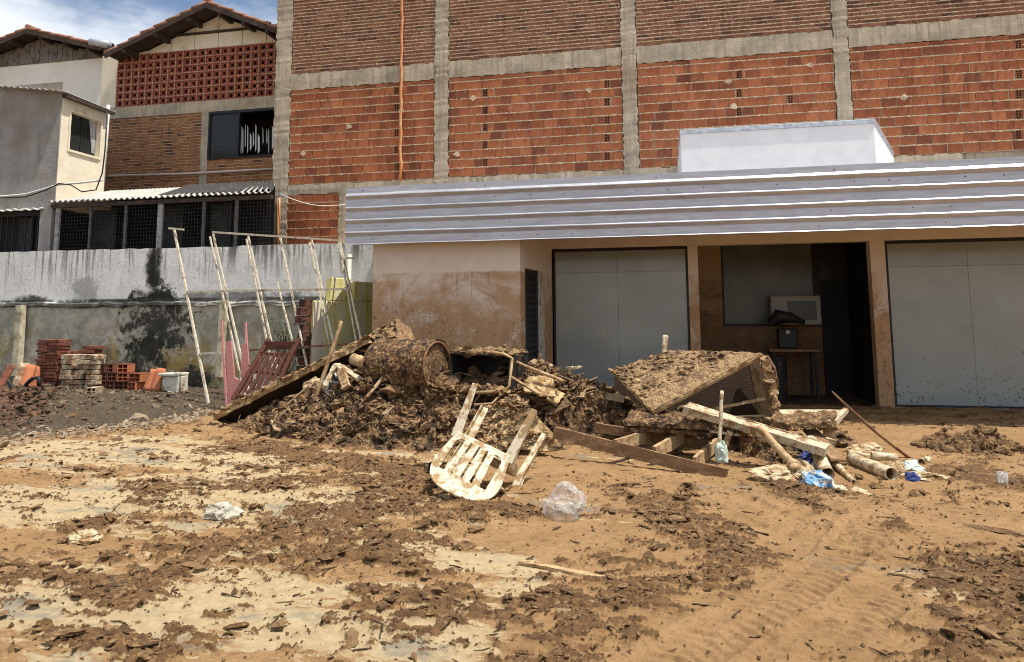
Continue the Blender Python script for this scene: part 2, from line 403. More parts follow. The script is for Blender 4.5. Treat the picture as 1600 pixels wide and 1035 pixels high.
brick_panel(m, cols[0][0]-.0, xr, 2.6, 4.46, BY-.0, .285, .185, .022, seed=60, halfbond=False); m.build('block_wall', [M['block'], M['mortar']], bb)
m = MB(); rough_strip(m, xr, onY(546, 340, BY).x, 2.6, 4.46, BY-.02, .3, .02, .07, True, seed=61); m.build('column', M['concrete'], bb)
m = MB(); m.box(cols[0][0]+.02, 8.4, BY+.06, BY+9, 0, 10.15); m.build('rear_volume', M['concrete'], bb)
n = NT('orange_conduit'); c = n.mix(n.rng(n.noise(4, 6), .35, .7), (.55, .20, .055), (.62, .36, .20))
M['conduit'] = n.done(c, .7, n.bump(n.noise(30), .3, .01))
m = MB(); xp = onY(628, 150, BY).x
pth = [(xp+.012*math.sin(k*1.7)+(.02 if k > 26 else 0), BY-.06, 10.2-k*.19) for k in range(30)]
m.tube(pth, [.034+(.006 if k % 2 and k > 14 else 0) for k in range(30)], 8); m.build('drain_pipe', M['conduit'], bb, True)
m = MB(); p = onY(437, 322, BY); m.tube([(p.x, BY-.05, 4.4), (p.x+.01, BY-.05, 3.6), (p.x, BY-.05, 2.9)], .035, 8); m.build('drain_pipe', M['conduit'], bb, True)
n = NT('wire_white'); M['wire'] = n.done((.62, .60, .55), .7)
m = MB(); a = onY(437, 303, BY-.1); b = onY(540, 320, BY-.1)
m.tube([a.lerp(b, t)+Vector((0, 0, -.14*math.sin(PI*t))) for t in np.linspace(0, 1, 12)], .013, 6); m.build('cable', M['wire'], bb, True)

# ------------------------------------------------------------------ shop with metal canopy
LY, BAY, WY = 10.5, 10.78, 12.6
sh = thing('shop_building', 'low flooded shop with muddy cream walls and dark glass fronts under the metal canopy', 'shop', (1, WY, 0))
ZL0, ZL1 = onY(1000, 369.5, LY).z, onY(1000, 272.5, LY).z
xbl, xbr = onY(582, 470, BAY).x, onY(813, 470, BAY).x
xw0, xw1 = onY(863, 470, WY).x, onY(1072, 388, WY).x
xp1 = onY(1089.5, 381, WY).x; xo1 = onY(1358, 373, WY).x; xw2 = onY(1382, 376, WY).x
ZW = onY(1000, 386, WY).z; ZS = .02
m = MB(); m.box(xbl, xbr, BAY, BAY+.16, -.4, 2.95); m.build('front_wall', M['shop'], sh)
def plane_pt(px, py, A, B):     # on the vertical plane through A and B
    d = ray(px, py); n2 = Vector((B[1]-A[1], A[0]-B[0], 0)); o = Vector((0, 0, EYE))
    t = n2.dot(Vector((A[0], A[1], 0))-Vector((0, 0, 0)))/n2.dot(d); return o+d*t
A, B = (xbr, BAY), (xw0, WY)
nrm = Vector((B[1]-A[1], A[0]-B[0], 0)).normalized()
def wallpt(p, z, o=0): return Vector((p.x, p.y, z))+nrm*o
d0 = plane_pt(820.5, 450, A, B); d1 = plane_pt(841.5, 450, A, B); d2 = plane_pt(850, 450, A, B); zt = plane_pt(830, 421, A, B).z
Av, Bv = Vector((A[0], A[1], 0)), Vector((B[0], B[1], 0))
m = MB()
for a, b, z0, z1 in ((Av, d0, -.4, 2.95), (d0, d2, zt, 2.95), (d2, Bv, -.4, 2.95)):
    m.hexa([wallpt(a, z0, -.16), wallpt(b, z0, -.16), wallpt(b, z0), wallpt(a, z0), wallpt(a, z1, -.16), wallpt(b, z1, -.16), wallpt(b, z1), wallpt(a, z1)])
m.build('side_wall', M['shop'], sh)
m = MB()
ld = m
m.hexa([wallpt(d0, -.3, -.1), wallpt(d1, -.3, -.1), wallpt(d1, -.3, -.07), wallpt(d0, -.3, -.07), wallpt(d0, zt, -.1), wallpt(d1, zt, -.1), wallpt(d1, zt, -.07), wallpt(d0, zt, -.07)])
for k in range(22):
    z = .1+k*.1
    if z > zt-.08: break
    u = d0.lerp(d1, .1); v = d0.lerp(d1, .9)
    m.hexa([wallpt(u, z, -.07), wallpt(v, z, -.07), wallpt(v, z, -.02), wallpt(u, z, -.02), wallpt(u, z+.055, -.07), wallpt(v, z+.055, -.07), wallpt(v, z+.07, -.065), wallpt(u, z+.07, -.065)])
for t0, t1 in ((0, .1), (.9, 1)):
    u = d0.lerp(d1, t0); v = d0.lerp(d1, t1)
    m.hexa([wallpt(u, -.3, -.07), wallpt(v, -.3, -.07), wallpt(v, -.3, -.01), wallpt(u, -.3, -.01), wallpt(u, zt, -.07), wallpt(v, zt, -.07), wallpt(v, zt, -.01), wallpt(u, zt, -.01)])
m.build('louvered_door', M['louver'], sh)
m = MB(); m.hexa([wallpt(d1, -.3, -.1), wallpt(d2, -.3, -.1), wallpt(d2, -.3, .006), wallpt(d1, -.3, .006), wallpt(d1, zt, -.1), wallpt(d2, zt, -.1), wallpt(d2, zt, .006), wallpt(d1, zt, .006)]); m.build('door_jamb', M['whitepaint'], sh)
# piers, lintel, sill
m = MB(); m.box(xw0-.15, 8, WY+.002, WY+.2, ZW, 2.95); m.build('lintel', M['shop'], sh)
for a, b in ((xw1+.02, xp1), (xo1, xw2)):
    m = MB(); m.box(a, b, WY, WY+.22, -.4, ZW); m.build('pier', M['shop'], sh, bevel=.008)
xr2 = 8.0
def shop_window(x0, x1, splits):
    f = MB(); t = .035
    f.box(x0, x1, WY+.015, WY+.06, ZW-t*1.6, ZW); f.box(x0, x1, WY+.015, WY+.06, ZS, ZS+.03); f.box(x0, x0+t, WY+.014, WY+.061, ZS+.03, ZW-t*1.6); f.box(x1-t, x1, WY+.014, WY+.061, ZS+.03, ZW-t*1.6)
    fo = f.build('window', M['blackmetal'], sh)
    s = [x0+t]+splits+[x1-t]
    for a, b in zip(s[:-1], s[1:]):
        p = MB(); p.box(a+.002, b-.002, WY+.03, WY+.04, ZS+.03, ZW-t*1.6); p.build('pane', M['glass'], fo)
shop_window(xw0+.02, xw1+.02, [onY(966, 480, WY).x])
shop_window(xw2, xr2, [onY(1512, 400, WY).x])
M['sill'] = simple('sill_stone', (.35, .31, .25), (.16, .1, .05), (.42, .62), 3, .8)
m = MB(); m.box(xw2-.3, 8, WY-.02, WY+.2, -.3, ZS); m.build('sill', M['sill'], sh)
m = MB(); m.box(xw0, xp1-.1, WY-.02, WY+.2, -.3, ZS); m.build('sill', M['sill'], sh)
m = MB(); x5 = onY(1480, 655, WY-.3).x; m.box(x5, 8, WY-.45, WY-.02, -.3, -.06); m.build('step', simple('step_concrete', (.55, .46, .34), (.22, .13, .06), (.46, .66), 4, .9), sh)
# recess behind the opening
IY = 14.6
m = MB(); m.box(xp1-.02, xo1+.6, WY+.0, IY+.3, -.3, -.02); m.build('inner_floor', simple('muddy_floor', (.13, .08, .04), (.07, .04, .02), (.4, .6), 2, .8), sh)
q0, q1 = onY(1128, 450, IY), onY(1280, 450, IY); zi = onY(1200, 510, IY).z; xd = onY(1284, 500, IY).x
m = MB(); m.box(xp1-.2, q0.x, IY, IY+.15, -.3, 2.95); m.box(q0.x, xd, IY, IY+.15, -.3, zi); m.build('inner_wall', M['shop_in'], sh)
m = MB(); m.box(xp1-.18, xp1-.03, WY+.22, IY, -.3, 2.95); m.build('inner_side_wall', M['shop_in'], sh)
m = MB(); a = onX(1095, 430, xp1-.03); b = onX(1108, 430, xp1-.03); m.box(xp1-.032, xp1+.0, 13.35, 13.95, -.1, 2.15); m.build('inner_door', M['steeldoor'], sh)
m = MB(); m.box(q0.x, xd+.02, IY+.03, IY+.07, zi, zi+.05); m.box(q0.x, q0.x+.04, IY+.03, IY+.07, zi+.05, 2.9); m.box(xd-.12, xd+.02, IY+.03, IY+.07, zi+.05, 2.9); fo = m.build('window', M['blackmetal'], sh)
m = MB(); m.box(q0.x+.04, xd-.12, IY+.045, IY+.055, zi+.05, 2.9); m.build('pane', M['paleglass'], fo)
m = MB(); xdr = xo1+.55; m.box(xd+.02, xdr, IY+.04, IY+.08, -.1, 2.15); door = m.build('entrance_door', M['steeldoor'], sh)
m = MB(); m.box(xd+.02, xdr, IY+.02, IY+.1, 2.15, 2.25); m.box(xd+.02, xdr, IY+.05, IY+.07, 2.25, 2.95); m.build('transom', simple('olive_glass', (.035, .035, .02), rough=.2), sh)
hx = onY(1352, 520, IY).x; z0, z1 = onY(1355, 543, IY).z, onY(1352, 498, IY).z
m = MB(); m.tube([(hx, IY+.04, z0), (hx, IY-.04, z0), (hx, IY-.045, z1), (hx, IY+.04, z1)], .014, 8); m.build('handle', M['chrome'], door, True)
m = MB(); m.box(xo1+.1, xo1+.7, WY+.22, IY+.3, -.3, 2.95); m.build('inner_side_wall', M['steeldoor'], sh)
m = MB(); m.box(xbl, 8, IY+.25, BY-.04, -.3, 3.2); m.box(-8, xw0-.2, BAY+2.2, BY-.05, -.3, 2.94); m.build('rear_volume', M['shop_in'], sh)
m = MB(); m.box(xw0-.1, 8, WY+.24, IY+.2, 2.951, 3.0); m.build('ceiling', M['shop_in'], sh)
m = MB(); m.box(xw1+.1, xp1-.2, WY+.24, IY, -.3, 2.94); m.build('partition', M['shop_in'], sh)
# canopy: ribbed fascia, roof sheet, soffit
cn = thing('metal_canopy', 'long corrugated galvanised metal canopy along the front of the shop', 'canopy', (0, LY, ZL0))
xc0, xc1 = onY(540.5, 340, LY).x, 8.2
prof = [(0, ZL1), (0, ZL1-.095)]
pit = (ZL1-.1-ZL0-.03)/4.0
for k in range(4):
    z = ZL1-.1-k*pit
    prof += [(-.030, z-.034), (-.031, z-.044), (.006, z-pit*.48), (.0, z-pit*.54), (.0, z-pit+.004)]
prof += [(-.030, ZL0+.03-.03), (.02, ZL0-.004)]
m = MB(); segs = [xc0+(xc1-xc0)*k/24 for k in range(25)]
vs = []; fs = []
for X in segs:
    wob = .004*math.sin(X*3.1)+.003*math.sin(X*7.7)
    vs += [(X, LY+a+wob*.6, z+wob*.5) for a, z in prof]
k = len(prof)
for i in range(len(segs)-1):
    for j in range(k-1): fs.append((i*k+j+1, i*k+j, (i+1)*k+j, (i+1)*k+j+1))
m.add(vs, fs)
o = m.build('ribbed_fascia', M['galv'], cn)
sm = o.modifiers.new('s', 'SOLIDIFY'); sm.thickness = .004; sm.offset = 1
m = MB()
for X in (xc0-.0,): m.prism([(X, LY+.02, ZL0), (X, LY+.06, ZL0), (X, LY+.06, ZL1), (X, LY+.02, ZL1)], (.02, 0, 0))
for k in range(26):
    X = xc0+.35+k*.5
    for zz, jx in ((ZL1-.06, .0), (ZL1-.1-pit*.7, .12), (ZL1-.1-pit*2.7, -.1), (ZL0+.07, .2)):
        if random.random() < .38: jx += random.uniform(-.1, .1); m.tube([(X+jx, LY-.012, zz), (X+jx, LY+.004, zz)], .007, 6)
m.build('screws', M['blackmetal'], cn)
m = MB(); vs = []; fs = []; nx = 240
for i in range(nx+1):
    X = xc0+(xc1-xc0)*i/nx; h = (.03 if (i//3) % 2 else 0)
    vs += [(X, LY+.02, ZL1-.12+h), (X, BY-.06, ZL1-.02+h)]
for i in range(nx): fs.append((2*i, 2*i+2, 2*i+3, 2*i+1))
m.add(vs, fs); m.build('roof_sheet', M['galv'], cn)
m = MB(); m.box(xc0+.03, xc1, LY+.06, WY-.003, 2.951, 2.99); m.build('soffit', simple('soffit_board', (.27, .21, .15), rough=.9), cn)
# white box on the roof
f0, f1 = onY(1063, 204, 12.95), onY(1365, 187, 12.95); b1 = onY(1396, 242, BY-.03)
zt = (f0.z+f1.z)/2
rb = thing('roof_box', 'white panelled box standing on the canopy roof against the brick wall', 'roof box', (f0.x, 12.95, ZL1))
m = MB(); m.prism([(f0.x, 12.95, ZL1-.1), (f1.x, 12.95, ZL1-.1), (b1.x, BY-.035, ZL1-.1), (f0.x, BY-.035, ZL1-.1)], (0, 0, zt-.07-ZL1+.1)); m.build('body', M['whitebox'], rb, bevel=.006)
m = MB(); m.prism([(f0.x-.015, 12.93, zt-.07), (f1.x+.02, 12.93, zt-.07), (b1.x+.02, BY-.032, zt-.07), (f0.x-.015, BY-.032, zt-.07)], (0, 0, .075)); m.build('top_trim', M['edge'], rb, bevel=.004)
# ------------------------------------------------------------------ old boundary wall on the left
n = NT('stained_boundary_wall'); X, Y, Z = n.xyz()
big = n.noise(1.1, 8, .68, None, .5); med = n.noise(4, 8, .7, None, .4); st = n.noise(1, 7, .65, n.vscale((6, 6, .7)))
c = n.mix(n.rng(med, .3, .7), (.68, .665, .62), (.84, .825, .78))
fine2 = n.noise(10, 9, .78); blk = n.noise(3.2, 9, .74, None, .6)
up = n.rng(Z, 1.74, 1.8)
low = n.mix(n.rng(med, .35, .68), (.30, .28, .21), (.52, .49, .39))
c = n.mix(up, low, c)
c = n.mix(n.mul(n.rng(big, .44, .60), n.rng(Z, 1.6, .5), .95), c, (.27, .18, .05))
c = n.mix(n.mul(n.rng(n.noise(2.3, 8, .7), .5, .6), n.rng(Z, 1.6, .3), .75), c, (.17, .155, .04))
c = n.mix(n.mul(n.rng(n.noise(3.1, 8, .72, None, .8), .56, .62), n.rng(Z, 1.9, 1.2), .7), c, (.50, .49, .44))
def blob(cx, cz, rx, rz):
    u = n.math('DIVIDE', n.math('SUBTRACT', X, cx), rx); v = n.math('DIVIDE', n.math('SUBTRACT', Z, cz), rz)
    return n.math('SUBTRACT', 1.0, n.math('ADD', n.mul(u, u), n.mul(v, v)))
def stain(cx, cz, rx, rz, a=.55, k=1.3): return n.rng(n.math('ADD', n.math('MAXIMUM', blob(cx, cz, rx, rz), -2.0), n.mul(n.math('SUBTRACT', n.math('ADD', n.mul(blk, .72), n.mul(fine2, .28)), .5), k*4.0)), -.15, a+.25)
black = (.018, .018, .014)
for cx, cz, rx, rz, k, amt in ((-9.85, 2.5, .20, .62, .8, 1), (-9.8, 1.88, .62, .2, 1.2, 1), (-9.65, 1.3, .75, .75, 3.2, .9), (-9.9, .75, .6, .5, 3.2, .8), (-10.8, 1.78, 2.0, .10, 1.2, .8), (-8.0, 1.9, 1.6, .12, 1.5, .7), (-11.2, .3, 2.6, .22, 1.8, .8), (-8.9, .25, .6, .35, 2, .9), (-12.7, 1.85, .5, .14, 1, .9), (-11.4, 2.05, .35, .28, 1.8, .45)):
    c = n.mix(n.mul(stain(cx, cz, rx, rz, .5, k), amt), c, black)
dr = n.mul(n.rng(st, .47, .64), n.rng(Z, 2.15, 2.9), n.rng(X, -9.2, -8.4)); c = n.mix(n.mul(dr, .88), c, (.055, .052, .04))
st2 = n.noise(1, 8, .7, n.vscale((13, 13, .55))); dr2 = n.mul(n.rng(st2, .52, .62), n.rng(Z, 1.9, 2.75)); c = n.mix(n.mul(dr2, .75), c, (.12, .115, .095))
c = n.mix(n.mul(n.rng(n.noise(14, 4, .7), .60, .7), .6), c, (.09, .085, .06))
c = n.mix(n.mul(n.rng(fine2, .60, .72), n.rng(Z, 1.75, 1.6), .5), c, (.42, .40, .34))
capm = n.mul(n.rng(Z, 1.71, 1.75), n.rng(Z, 1.90, 1.86), n.rng(n.noise(2.2, 8, .7), .36, .52)); c = n.mix(n.mul(capm, .9), c, (.045, .043, .036))
M['boundary'] = n.done(c, .92, n.bump(n.math('ADD', n.noise(26, 8, .7), n.mul(med, 1.2)), .32, .02))
GY = 12.4
gx0, gx1 = -17.5, onY(581, 420, GY).x+.25
gw = thing('boundary_wall', 'long grey rendered wall with black mould stains behind the brick stacks', 'wall', (-10, GY, .1))
m = MB(); r = random.Random(4); kx = [gx0+(gx1-gx0)*i/60 for i in range(61)]
vs = []; fs = []
for x in kx:
    t = 2.885-(x+13)*.004+r.uniform(-.012, .012); vs += [(x, GY, -.3), (x, GY+r.uniform(-.004, .004), t), (x, GY+.2, t+r.uniform(-.01, .01)), (x, GY+.2, -.3)]
for i in range(60):
    for j in range(3): fs.append((i*4+j+1, i*4+j, i*4+j+4, i*4+j+5))
m.add(vs, fs); m.build('upper_wall', M['boundary'], gw)
m = MB(); vs = []; fs = []
kx = [gx0+(gx1-.1-gx0)*i/90 for i in range(91)]
for x in kx:
    t = 1.80-(x+13)*.006+r.uniform(-.02, .02); a = r.uniform(-.012, .012)
    vs += [(x, GY-.10+a, -.3), (x, GY-.10+a*.6, t-.07), (x, GY-.15+a, t-.05), (x, GY-.14+a, t), (x, GY+.01, t+.035)]
for i in range(90):
    for j in range(4): fs.append((i*5+j+1, i*5+j, i*5+j+5, i*5+j+6))
m.add(vs, fs); m.build('plinth', M['boundary'], gw)
n = NT('lichen_wall'); z = n.xyz()[2]; st = n.noise(1, 7, .65, n.vscale((7, 7, .8)))
c = n.mix(n.rng(st, .42, .6), (.82, .76, .54), (.78, .68, .17))
c = n.mix(n.mul(n.rng(n.noise(2.6, 7, .7), .54, .68), .7), c, (.50, .47, .08))
c = n.mix(n.mul(n.rng(n.noise(6, 7, .75), .58, .7), .7), c, (.12, .10, .04))
c = n.mix(n.mul(n.rng(st, .58, .7), n.rng(z, 1.2, 2.0)), c, (.16, .13, .05))
M['lichen'] = n.done(c, .9, n.bump(n.noise(24, 8, .7), .6, .02))
M['brokenbrick'] = simple('broken_brick_end', (.16, .06, .035), (.05, .03, .02), (.4, .6), 9, .95, 20, 1., .04)
M['creampaint'] = simple('cream_render', (.74, .66, .50), (.42, .33, .19), (.56, .76), 1.6, .9, 30, .25, fine=.08)
a = onY(488, 500, 11.0); b = onY(583, 500, GY-.11); dv = Vector((b.x-a.x, b.y-a.y, 0)); nn = Vector((dv.y, -dv.x, 0)).normalized()
aw = thing('lichen_wall', 'short broken wall stained yellow green with lichen beside the shop', 'wall', (a.x, a.y, .1))
P0 = Vector((a.x, a.y, 0)); zt1 = onY(488, 470, 11.0).z; zt2 = onY(515, 437, 11.4).z
m = MB()
def vblk(m, t0, t1, z0, z1, th=.16, o=0, mi=0):
    p, q = P0+dv*t0+nn*o, P0+dv*t1+nn*o; bk = -nn*th
    m.hexa([Vector((v.x, v.y, zz)) for zz in (z0, z1) for v in (p, q, q+bk, p+bk)], mi)
vblk(m, .0, 1, -.3, zt1); m.build('lower_wall', M['lichen'], aw, bevel=.012)
m = MB(); vblk(m, .27, .60, zt1+.004, zt2+.03, .12); vblk(m, .66, 1, zt1+.004, zt2-.01, .13); m.build('upper_blocks', M['lichen'], aw, bevel=.015)
m = MB(); vblk(m, .0, .14, -.2, zt1-.02, .02, .022); m.build('corner_render', M['creampaint'], aw, bevel=.006)
m = MB()
for k in range(14):
    z = -.1+k*.135; vblk(m, -.1-random.uniform(0, .06), .0, z, z+.12, .15-random.uniform(0, .03), -.006-random.uniform(0, .02))
m.build('broken_end', M['brokenbrick'], aw)
m = MB(); p = onY(546, 420, 11.9); m.tube([(p.x, 11.9, .2), (p.x, 11.9, onY(546, 398, 11.9).z)], .035, 8); o = m.build('standing_pipe', M['creampaint'], smooth=True); tag(o, 'pale upright pipe standing behind the leaning metal frame by the lichen wall', 'pipe')
# leaning cream post in front of the wall, left edge
p0, p1 = onY(26, 588, 12.15), onY(33, 478, 12.2)
m = MB(); M['postpaint'] = simple('dirty_post_render', (.50, .44, .31), (.24, .20, .12), (.46, .64), 4, .9, 30, .4)
m.bar(p0, p1, .16, .12, 1, upv=(0, 1, 0)); o = m.build('concrete_post', M['postpaint'], bevel=.01); tag(o, 'slim cream concrete post standing against the wall at the left edge', 'post')
p0, p1 = onY(343, 590, 12.12), onY(350, 470, 12.15)
m = MB(); m.bar(p0, p1, .13, .1, 1, upv=(0, 1, 0)); o = m.build('concrete_post', M['postpaint'], bevel=.01); tag(o, 'cream concrete post against the wall behind the pink boards', 'post')

# ------------------------------------------------------------------ veranda under corrugated sheets
n = NT('fibre_cement'); x, y, z = n.xyz()
c = n.mix(n.rng(n.noise(3, 7, .7), .3, .7), (.34, .33, .29), (.46, .445, .40)); c = n.mix(n.mul(n.rng(n.noise(9, 6, .7), .55, .7), .5), c, (.2, .19, .17))
M['fibre'] = n.done(c, .9, n.bump(n.noise(40), .2, .01))
M['darktimber'] = simple('dark_timber', (.05, .035, .026), (.10, .07, .05), (.45, .7), 8, .9, 1, .1)
M['curtain'] = simple('grey_curtain', (.045, .047, .045), (.025, .027, .027), (.45, .6), 6, .9)
ve = thing('veranda', 'dark screened veranda with corrugated roof behind the grey wall', 'veranda', (-10.3, 13, 2.9))
vz0 = onY(250, 311, 13.0).z; vx0, vx1 = onY(79, 314, 13).x, onY(425, 305, 13).x
bzv = onY(300, 291.5, 14.5).z
m = MB(); vs = []; fs = []; nx = 300
for i in range(nx+1):
    t = i/nx; ph = .022*math.sin(t*2*PI*38)
    vs += [(vx0+(vx1-vx0)*t, 12.92, vz0+ph+.03), (vx0+.1+(onY(429, 291, 14.6).x-vx0-.1)*t, 14.6, bzv+ph)]
for i in range(nx): fs.append((2*i, 2*i+2, 2*i+3, 2*i+1))
m.add(vs, fs); o = m.build('corrugated_roof', M['fibre'], ve); s_ = o.modifiers.new('s', 'SOLIDIFY'); s_.thickness = .012
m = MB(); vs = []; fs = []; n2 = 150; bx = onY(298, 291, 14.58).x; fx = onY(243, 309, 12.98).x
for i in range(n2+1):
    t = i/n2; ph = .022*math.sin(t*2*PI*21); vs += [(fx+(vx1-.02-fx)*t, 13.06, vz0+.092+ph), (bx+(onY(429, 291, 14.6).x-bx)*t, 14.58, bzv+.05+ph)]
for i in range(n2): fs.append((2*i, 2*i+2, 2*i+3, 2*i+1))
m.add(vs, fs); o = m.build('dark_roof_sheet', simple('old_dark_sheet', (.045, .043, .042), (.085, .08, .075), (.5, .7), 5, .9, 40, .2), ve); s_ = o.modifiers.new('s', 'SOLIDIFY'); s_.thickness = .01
m = MB(); m.box(vx0+.05, vx1, 12.97, 13.05, vz0-.10, vz0-.02); m.build('eaves_beam', M['darktimber'], ve)
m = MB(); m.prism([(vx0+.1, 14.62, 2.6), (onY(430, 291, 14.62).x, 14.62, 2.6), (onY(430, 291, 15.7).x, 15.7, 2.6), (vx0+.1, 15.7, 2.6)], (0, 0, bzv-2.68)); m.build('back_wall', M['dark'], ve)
M['postdark'] = simple('dark_post', (.09, .09, .085), rough=.7)
pm = simple('grey_post_paint', (.30, .30, .29), (.15, .13, .11), (.5, .7), 6, .7)
for pxx, wd in ((250, .11), (196, .05), (318, .05), (369, .06), (141, .04), (90, .10)):
    X = onY(pxx, 350, 13.02).x; m = MB(); m.box(X-wd/2, X+wd/2, 13.0, 13.05, 2.6, vz0-.1); m.build('post', pm if wd > .07 else M['postdark'], ve)
m = MB(); x = vx0+.2
while x < vx1-.05: m.box(x, x+.006, 13.07, 13.073, 2.6, vz0-.1); x += .075
z = 2.85
while z < vz0-.1: m.box(vx0+.15, vx1-.05, 13.074, 13.077, z, z+.006); z += .075
m.build('wire_screen', simple('screen_wire', (.03, .03, .028), rough=.6), ve)
m = MB()
for k, (pa, pb) in enumerate(((145, 180), (255, 285), (330, 360))):
    a, b = onY(pa, 350, 13.6).x, onY(pb, 350, 13.6).x
    m = MB(); m.box(a, b, 13.6, 13.63, 2.7, 3.9); m.build('hanging_cloth', M['curtain'], ve)

# ------------------------------------------------------------------ grey stucco house at far left
n = NT('grey_stucco'); c = n.mix(n.rng(n.noise(1.6, 8, .7, None, .5), .3, .7), (.25, .24, .225), (.37, .35, .325)); c = n.mix(n.mul(n.rng(n.noise(1, 6, .6, n.vscale((4, 4, .8))), .5, .7), .5), c, (.14, .135, .125)); c = n.mix(n.mul(n.rng(n.noise(.9, 5), .5, .65), .5), c, (.26, .20, .13))
M['stucco'] = n.done(c, .95, n.bump(n.noise(14, 8, .75), .7, .03))
M['woodsh'] = simple('grey_boards', (.20, .18, .155), (.10, .085, .07), (.45, .65), 5, .9)
n = NT('roof_tile'); i = n.island(); c = n.mix(i, (.26, .12, .07), (.38, .20, .125)); c = n.mix(n.mul(n.rng(n.noise(5, 7, .7), .5, .65), .7), c, (.10, .075, .06)); M['rooftile'] = n.done(c, .9, n.bump(n.noise(30), .3, .01))
HX = onY(97, 145, 13).x; hz = onY(97, 145, 13).z
gh = thing('stucco_house', 'grey stucco house with a cream side wall and one small window at the left edge', 'house', (-14, 13, 2.9))
zb = onY(60, 325, 13).z; Yc = 14.36
m = MB(); m.box(-19, HX-.001, 13, 13.02, zb, hz+.25); m.build('front_wall', M['stucco'], gh)
wa, wb = onX(109, 210, HX), onX(156, 215, HX); wz0, wz1 = onX(130, 240, HX).z, onX(130, 181, HX).z
m = MB()
for y0, y1, z0, z1 in ((13.021, wa.y, zb, hz-.1), (wb.y, Yc, zb, hz-.1), (wa.y, wb.y, zb, wz0), (wa.y, wb.y, wz1, hz-.1)): m.box(HX-.15, HX, y0, y1, z0, z1)
m.build('side_wall', M['creampaint'], gh)
m = MB(); e = .05
m.box(HX-.005, HX+.02, wa.y-e, wa.y, wz0-e, wz1+e); m.box(HX-.005, HX+.02, wb.y, wb.y+e, wz0-e, wz1+e); m.box(HX-.005, HX+.02, wa.y, wb.y, wz1, wz1+e); m.box(HX-.005, HX+.035, wa.y, wb.y, wz0-e, wz0)
wo = m.build('window', M['creampaint'], gh)
m = MB(); m.box(HX-.13, HX-.12, wa.y, wb.y, wz0, wz1); m.build('pane', M['darkglass'], wo)
m = MB(); m.box(HX-.12, HX-.10, wa.y, wa.y+.04, wz0, wz1); m.box(HX-.12, HX-.10, (wa.y+wb.y)/2-.02, (wa.y+wb.y)/2+.02, wz0, wz1); m.build('mullion', M['blackmetal'], wo)
m = MB(); vs = []; fs = []
for i in range(12):
    t = i/11; vs += [(HX-.115, wb.y-.02-t*.2, wz1), (HX-.112+.012*(i % 2), wb.y-.02-t*.09-.0, wz0+.1)]
for i in range(11): fs.append((2*i, 2*i+1, 2*i+3, 2*i+2))
m.add(vs, fs); m.build('curtain', simple('pale_curtain', (.4, .4, .4)), wo)
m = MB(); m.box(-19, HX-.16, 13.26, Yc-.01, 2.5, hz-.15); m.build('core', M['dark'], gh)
m = MB(); vs = []; fs = []
for i in range(121):
    t = i/120; X = -19+(HX+.13+19)*t; ph = .018*math.sin(X*2*PI/.17)
    vs += [(X, 12.86, hz+.02+ph+(HX-X)*.135), (X, Yc+.06, hz-.02+ph+(HX-X)*.135)]
for i in range(120): fs.append((2*i, 2*i+2, 2*i+3, 2*i+1))
m.add(vs, fs); o = m.build('corrugated_roof', M['fibre'], gh); s_ = o.modifiers.new('s', 'SOLIDIFY'); s_.thickness = .012
m = MB(); m.box(HX+.06, HX+.14, 13.0, Yc+.06, hz-.12, hz-.05); m.build('gutter', M['darktimber'], gh)
# lower room: barred window and pier under the stucco
m = MB(); xa, xb2 = onY(62, 360, 13).x, onY(80, 360, 13).x
m.box(xa, xb2, 12.98, 13.2, 2.6, zb-.002); m.build('pier', M['stucco'], gh)
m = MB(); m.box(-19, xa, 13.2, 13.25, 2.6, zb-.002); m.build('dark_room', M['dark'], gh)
m = MB(); m.box(-19, xa, 13.04, 13.08, zb-.16, zb-.05); m.box(-19, xa, 13.04, 13.08, 2.9, 2.97)
x = xa-.12
while x > -15.2: m.box(x, x+.018, 13.05, 13.07, 2.97, zb-.16); x -= .16
m.build('window_bars', M['blackmetal'], gh)
m = MB(); a, b = onY(30, 350, 13.15).x, onY(52, 350, 13.15).x; m.box(a, b, 13.15, 13.17, 2.9, zb-.2); m.build('curtain', M['curtain'], gh)
m = MB(); vs = []; fs = []
for i in range(61):
    X = -19+(xa+.1+19)*i/60; ph = .015*math.sin(X*2*PI/.17); vs += [(X, 12.8, zb-.07+ph), (X, 13.0, zb+.0+ph)]
for i in range(60): fs.append((2*i, 2*i+2, 2*i+3, 2*i+1))
m.add(vs, fs); o = m.build('window_hood', M['fibre'], gh); s_ = o.modifiers.new('s', 'SOLIDIFY'); s_.thickness = .012

# ------------------------------------------------------------------ gabled red brick house
GHY = 16.5
gb = thing('gabled_house', 'gabled house of red brick with a pierced clay block screen under its tiled roof', 'house', (-12.2, GHY, 2.9))
gxl = onY(172, 230, GHY).x-.4; gxr = -9.36
zb0, zb1 = onY(300, 171, GHY).z, onY(300, 158, GHY).z   # concrete band
xcL, xcR = onY(314, 230, GHY).x, onY(325, 230, GHY).x
wz0, wz1 = onY(380, 247, GHY).z, onY(380, 173, GHY).z
zb0 = onY(250, 181, GHY).z; zb1 = onY(250, 163.5, GHY).z
m = MB(); brick_panel(m, gxl, xcL, 3.2, zb0, GHY, .215, .06, .022, seed=70, bead=.006, depth=.04); brick_panel(m, xcR, gxr, 3.2, wz0, GHY, .215, .06, .022, seed=71, bead=.006, depth=.04)
m.build('brick_wall', [M['oldbrick'], M['palemortar']], gb)
m = MB(); m.box(gxl, gxr, GHY-.02, GHY+.2, zb0, zb1); m.build('beam', M['concrete'], gb)
m = MB(); m.box(xcL, xcR, GHY-.018, GHY+.2, 3.2, zb0); m.build('column', M['concrete'], gb)
zc0, zc1 = zb1, onY(430, 66, GHY).z
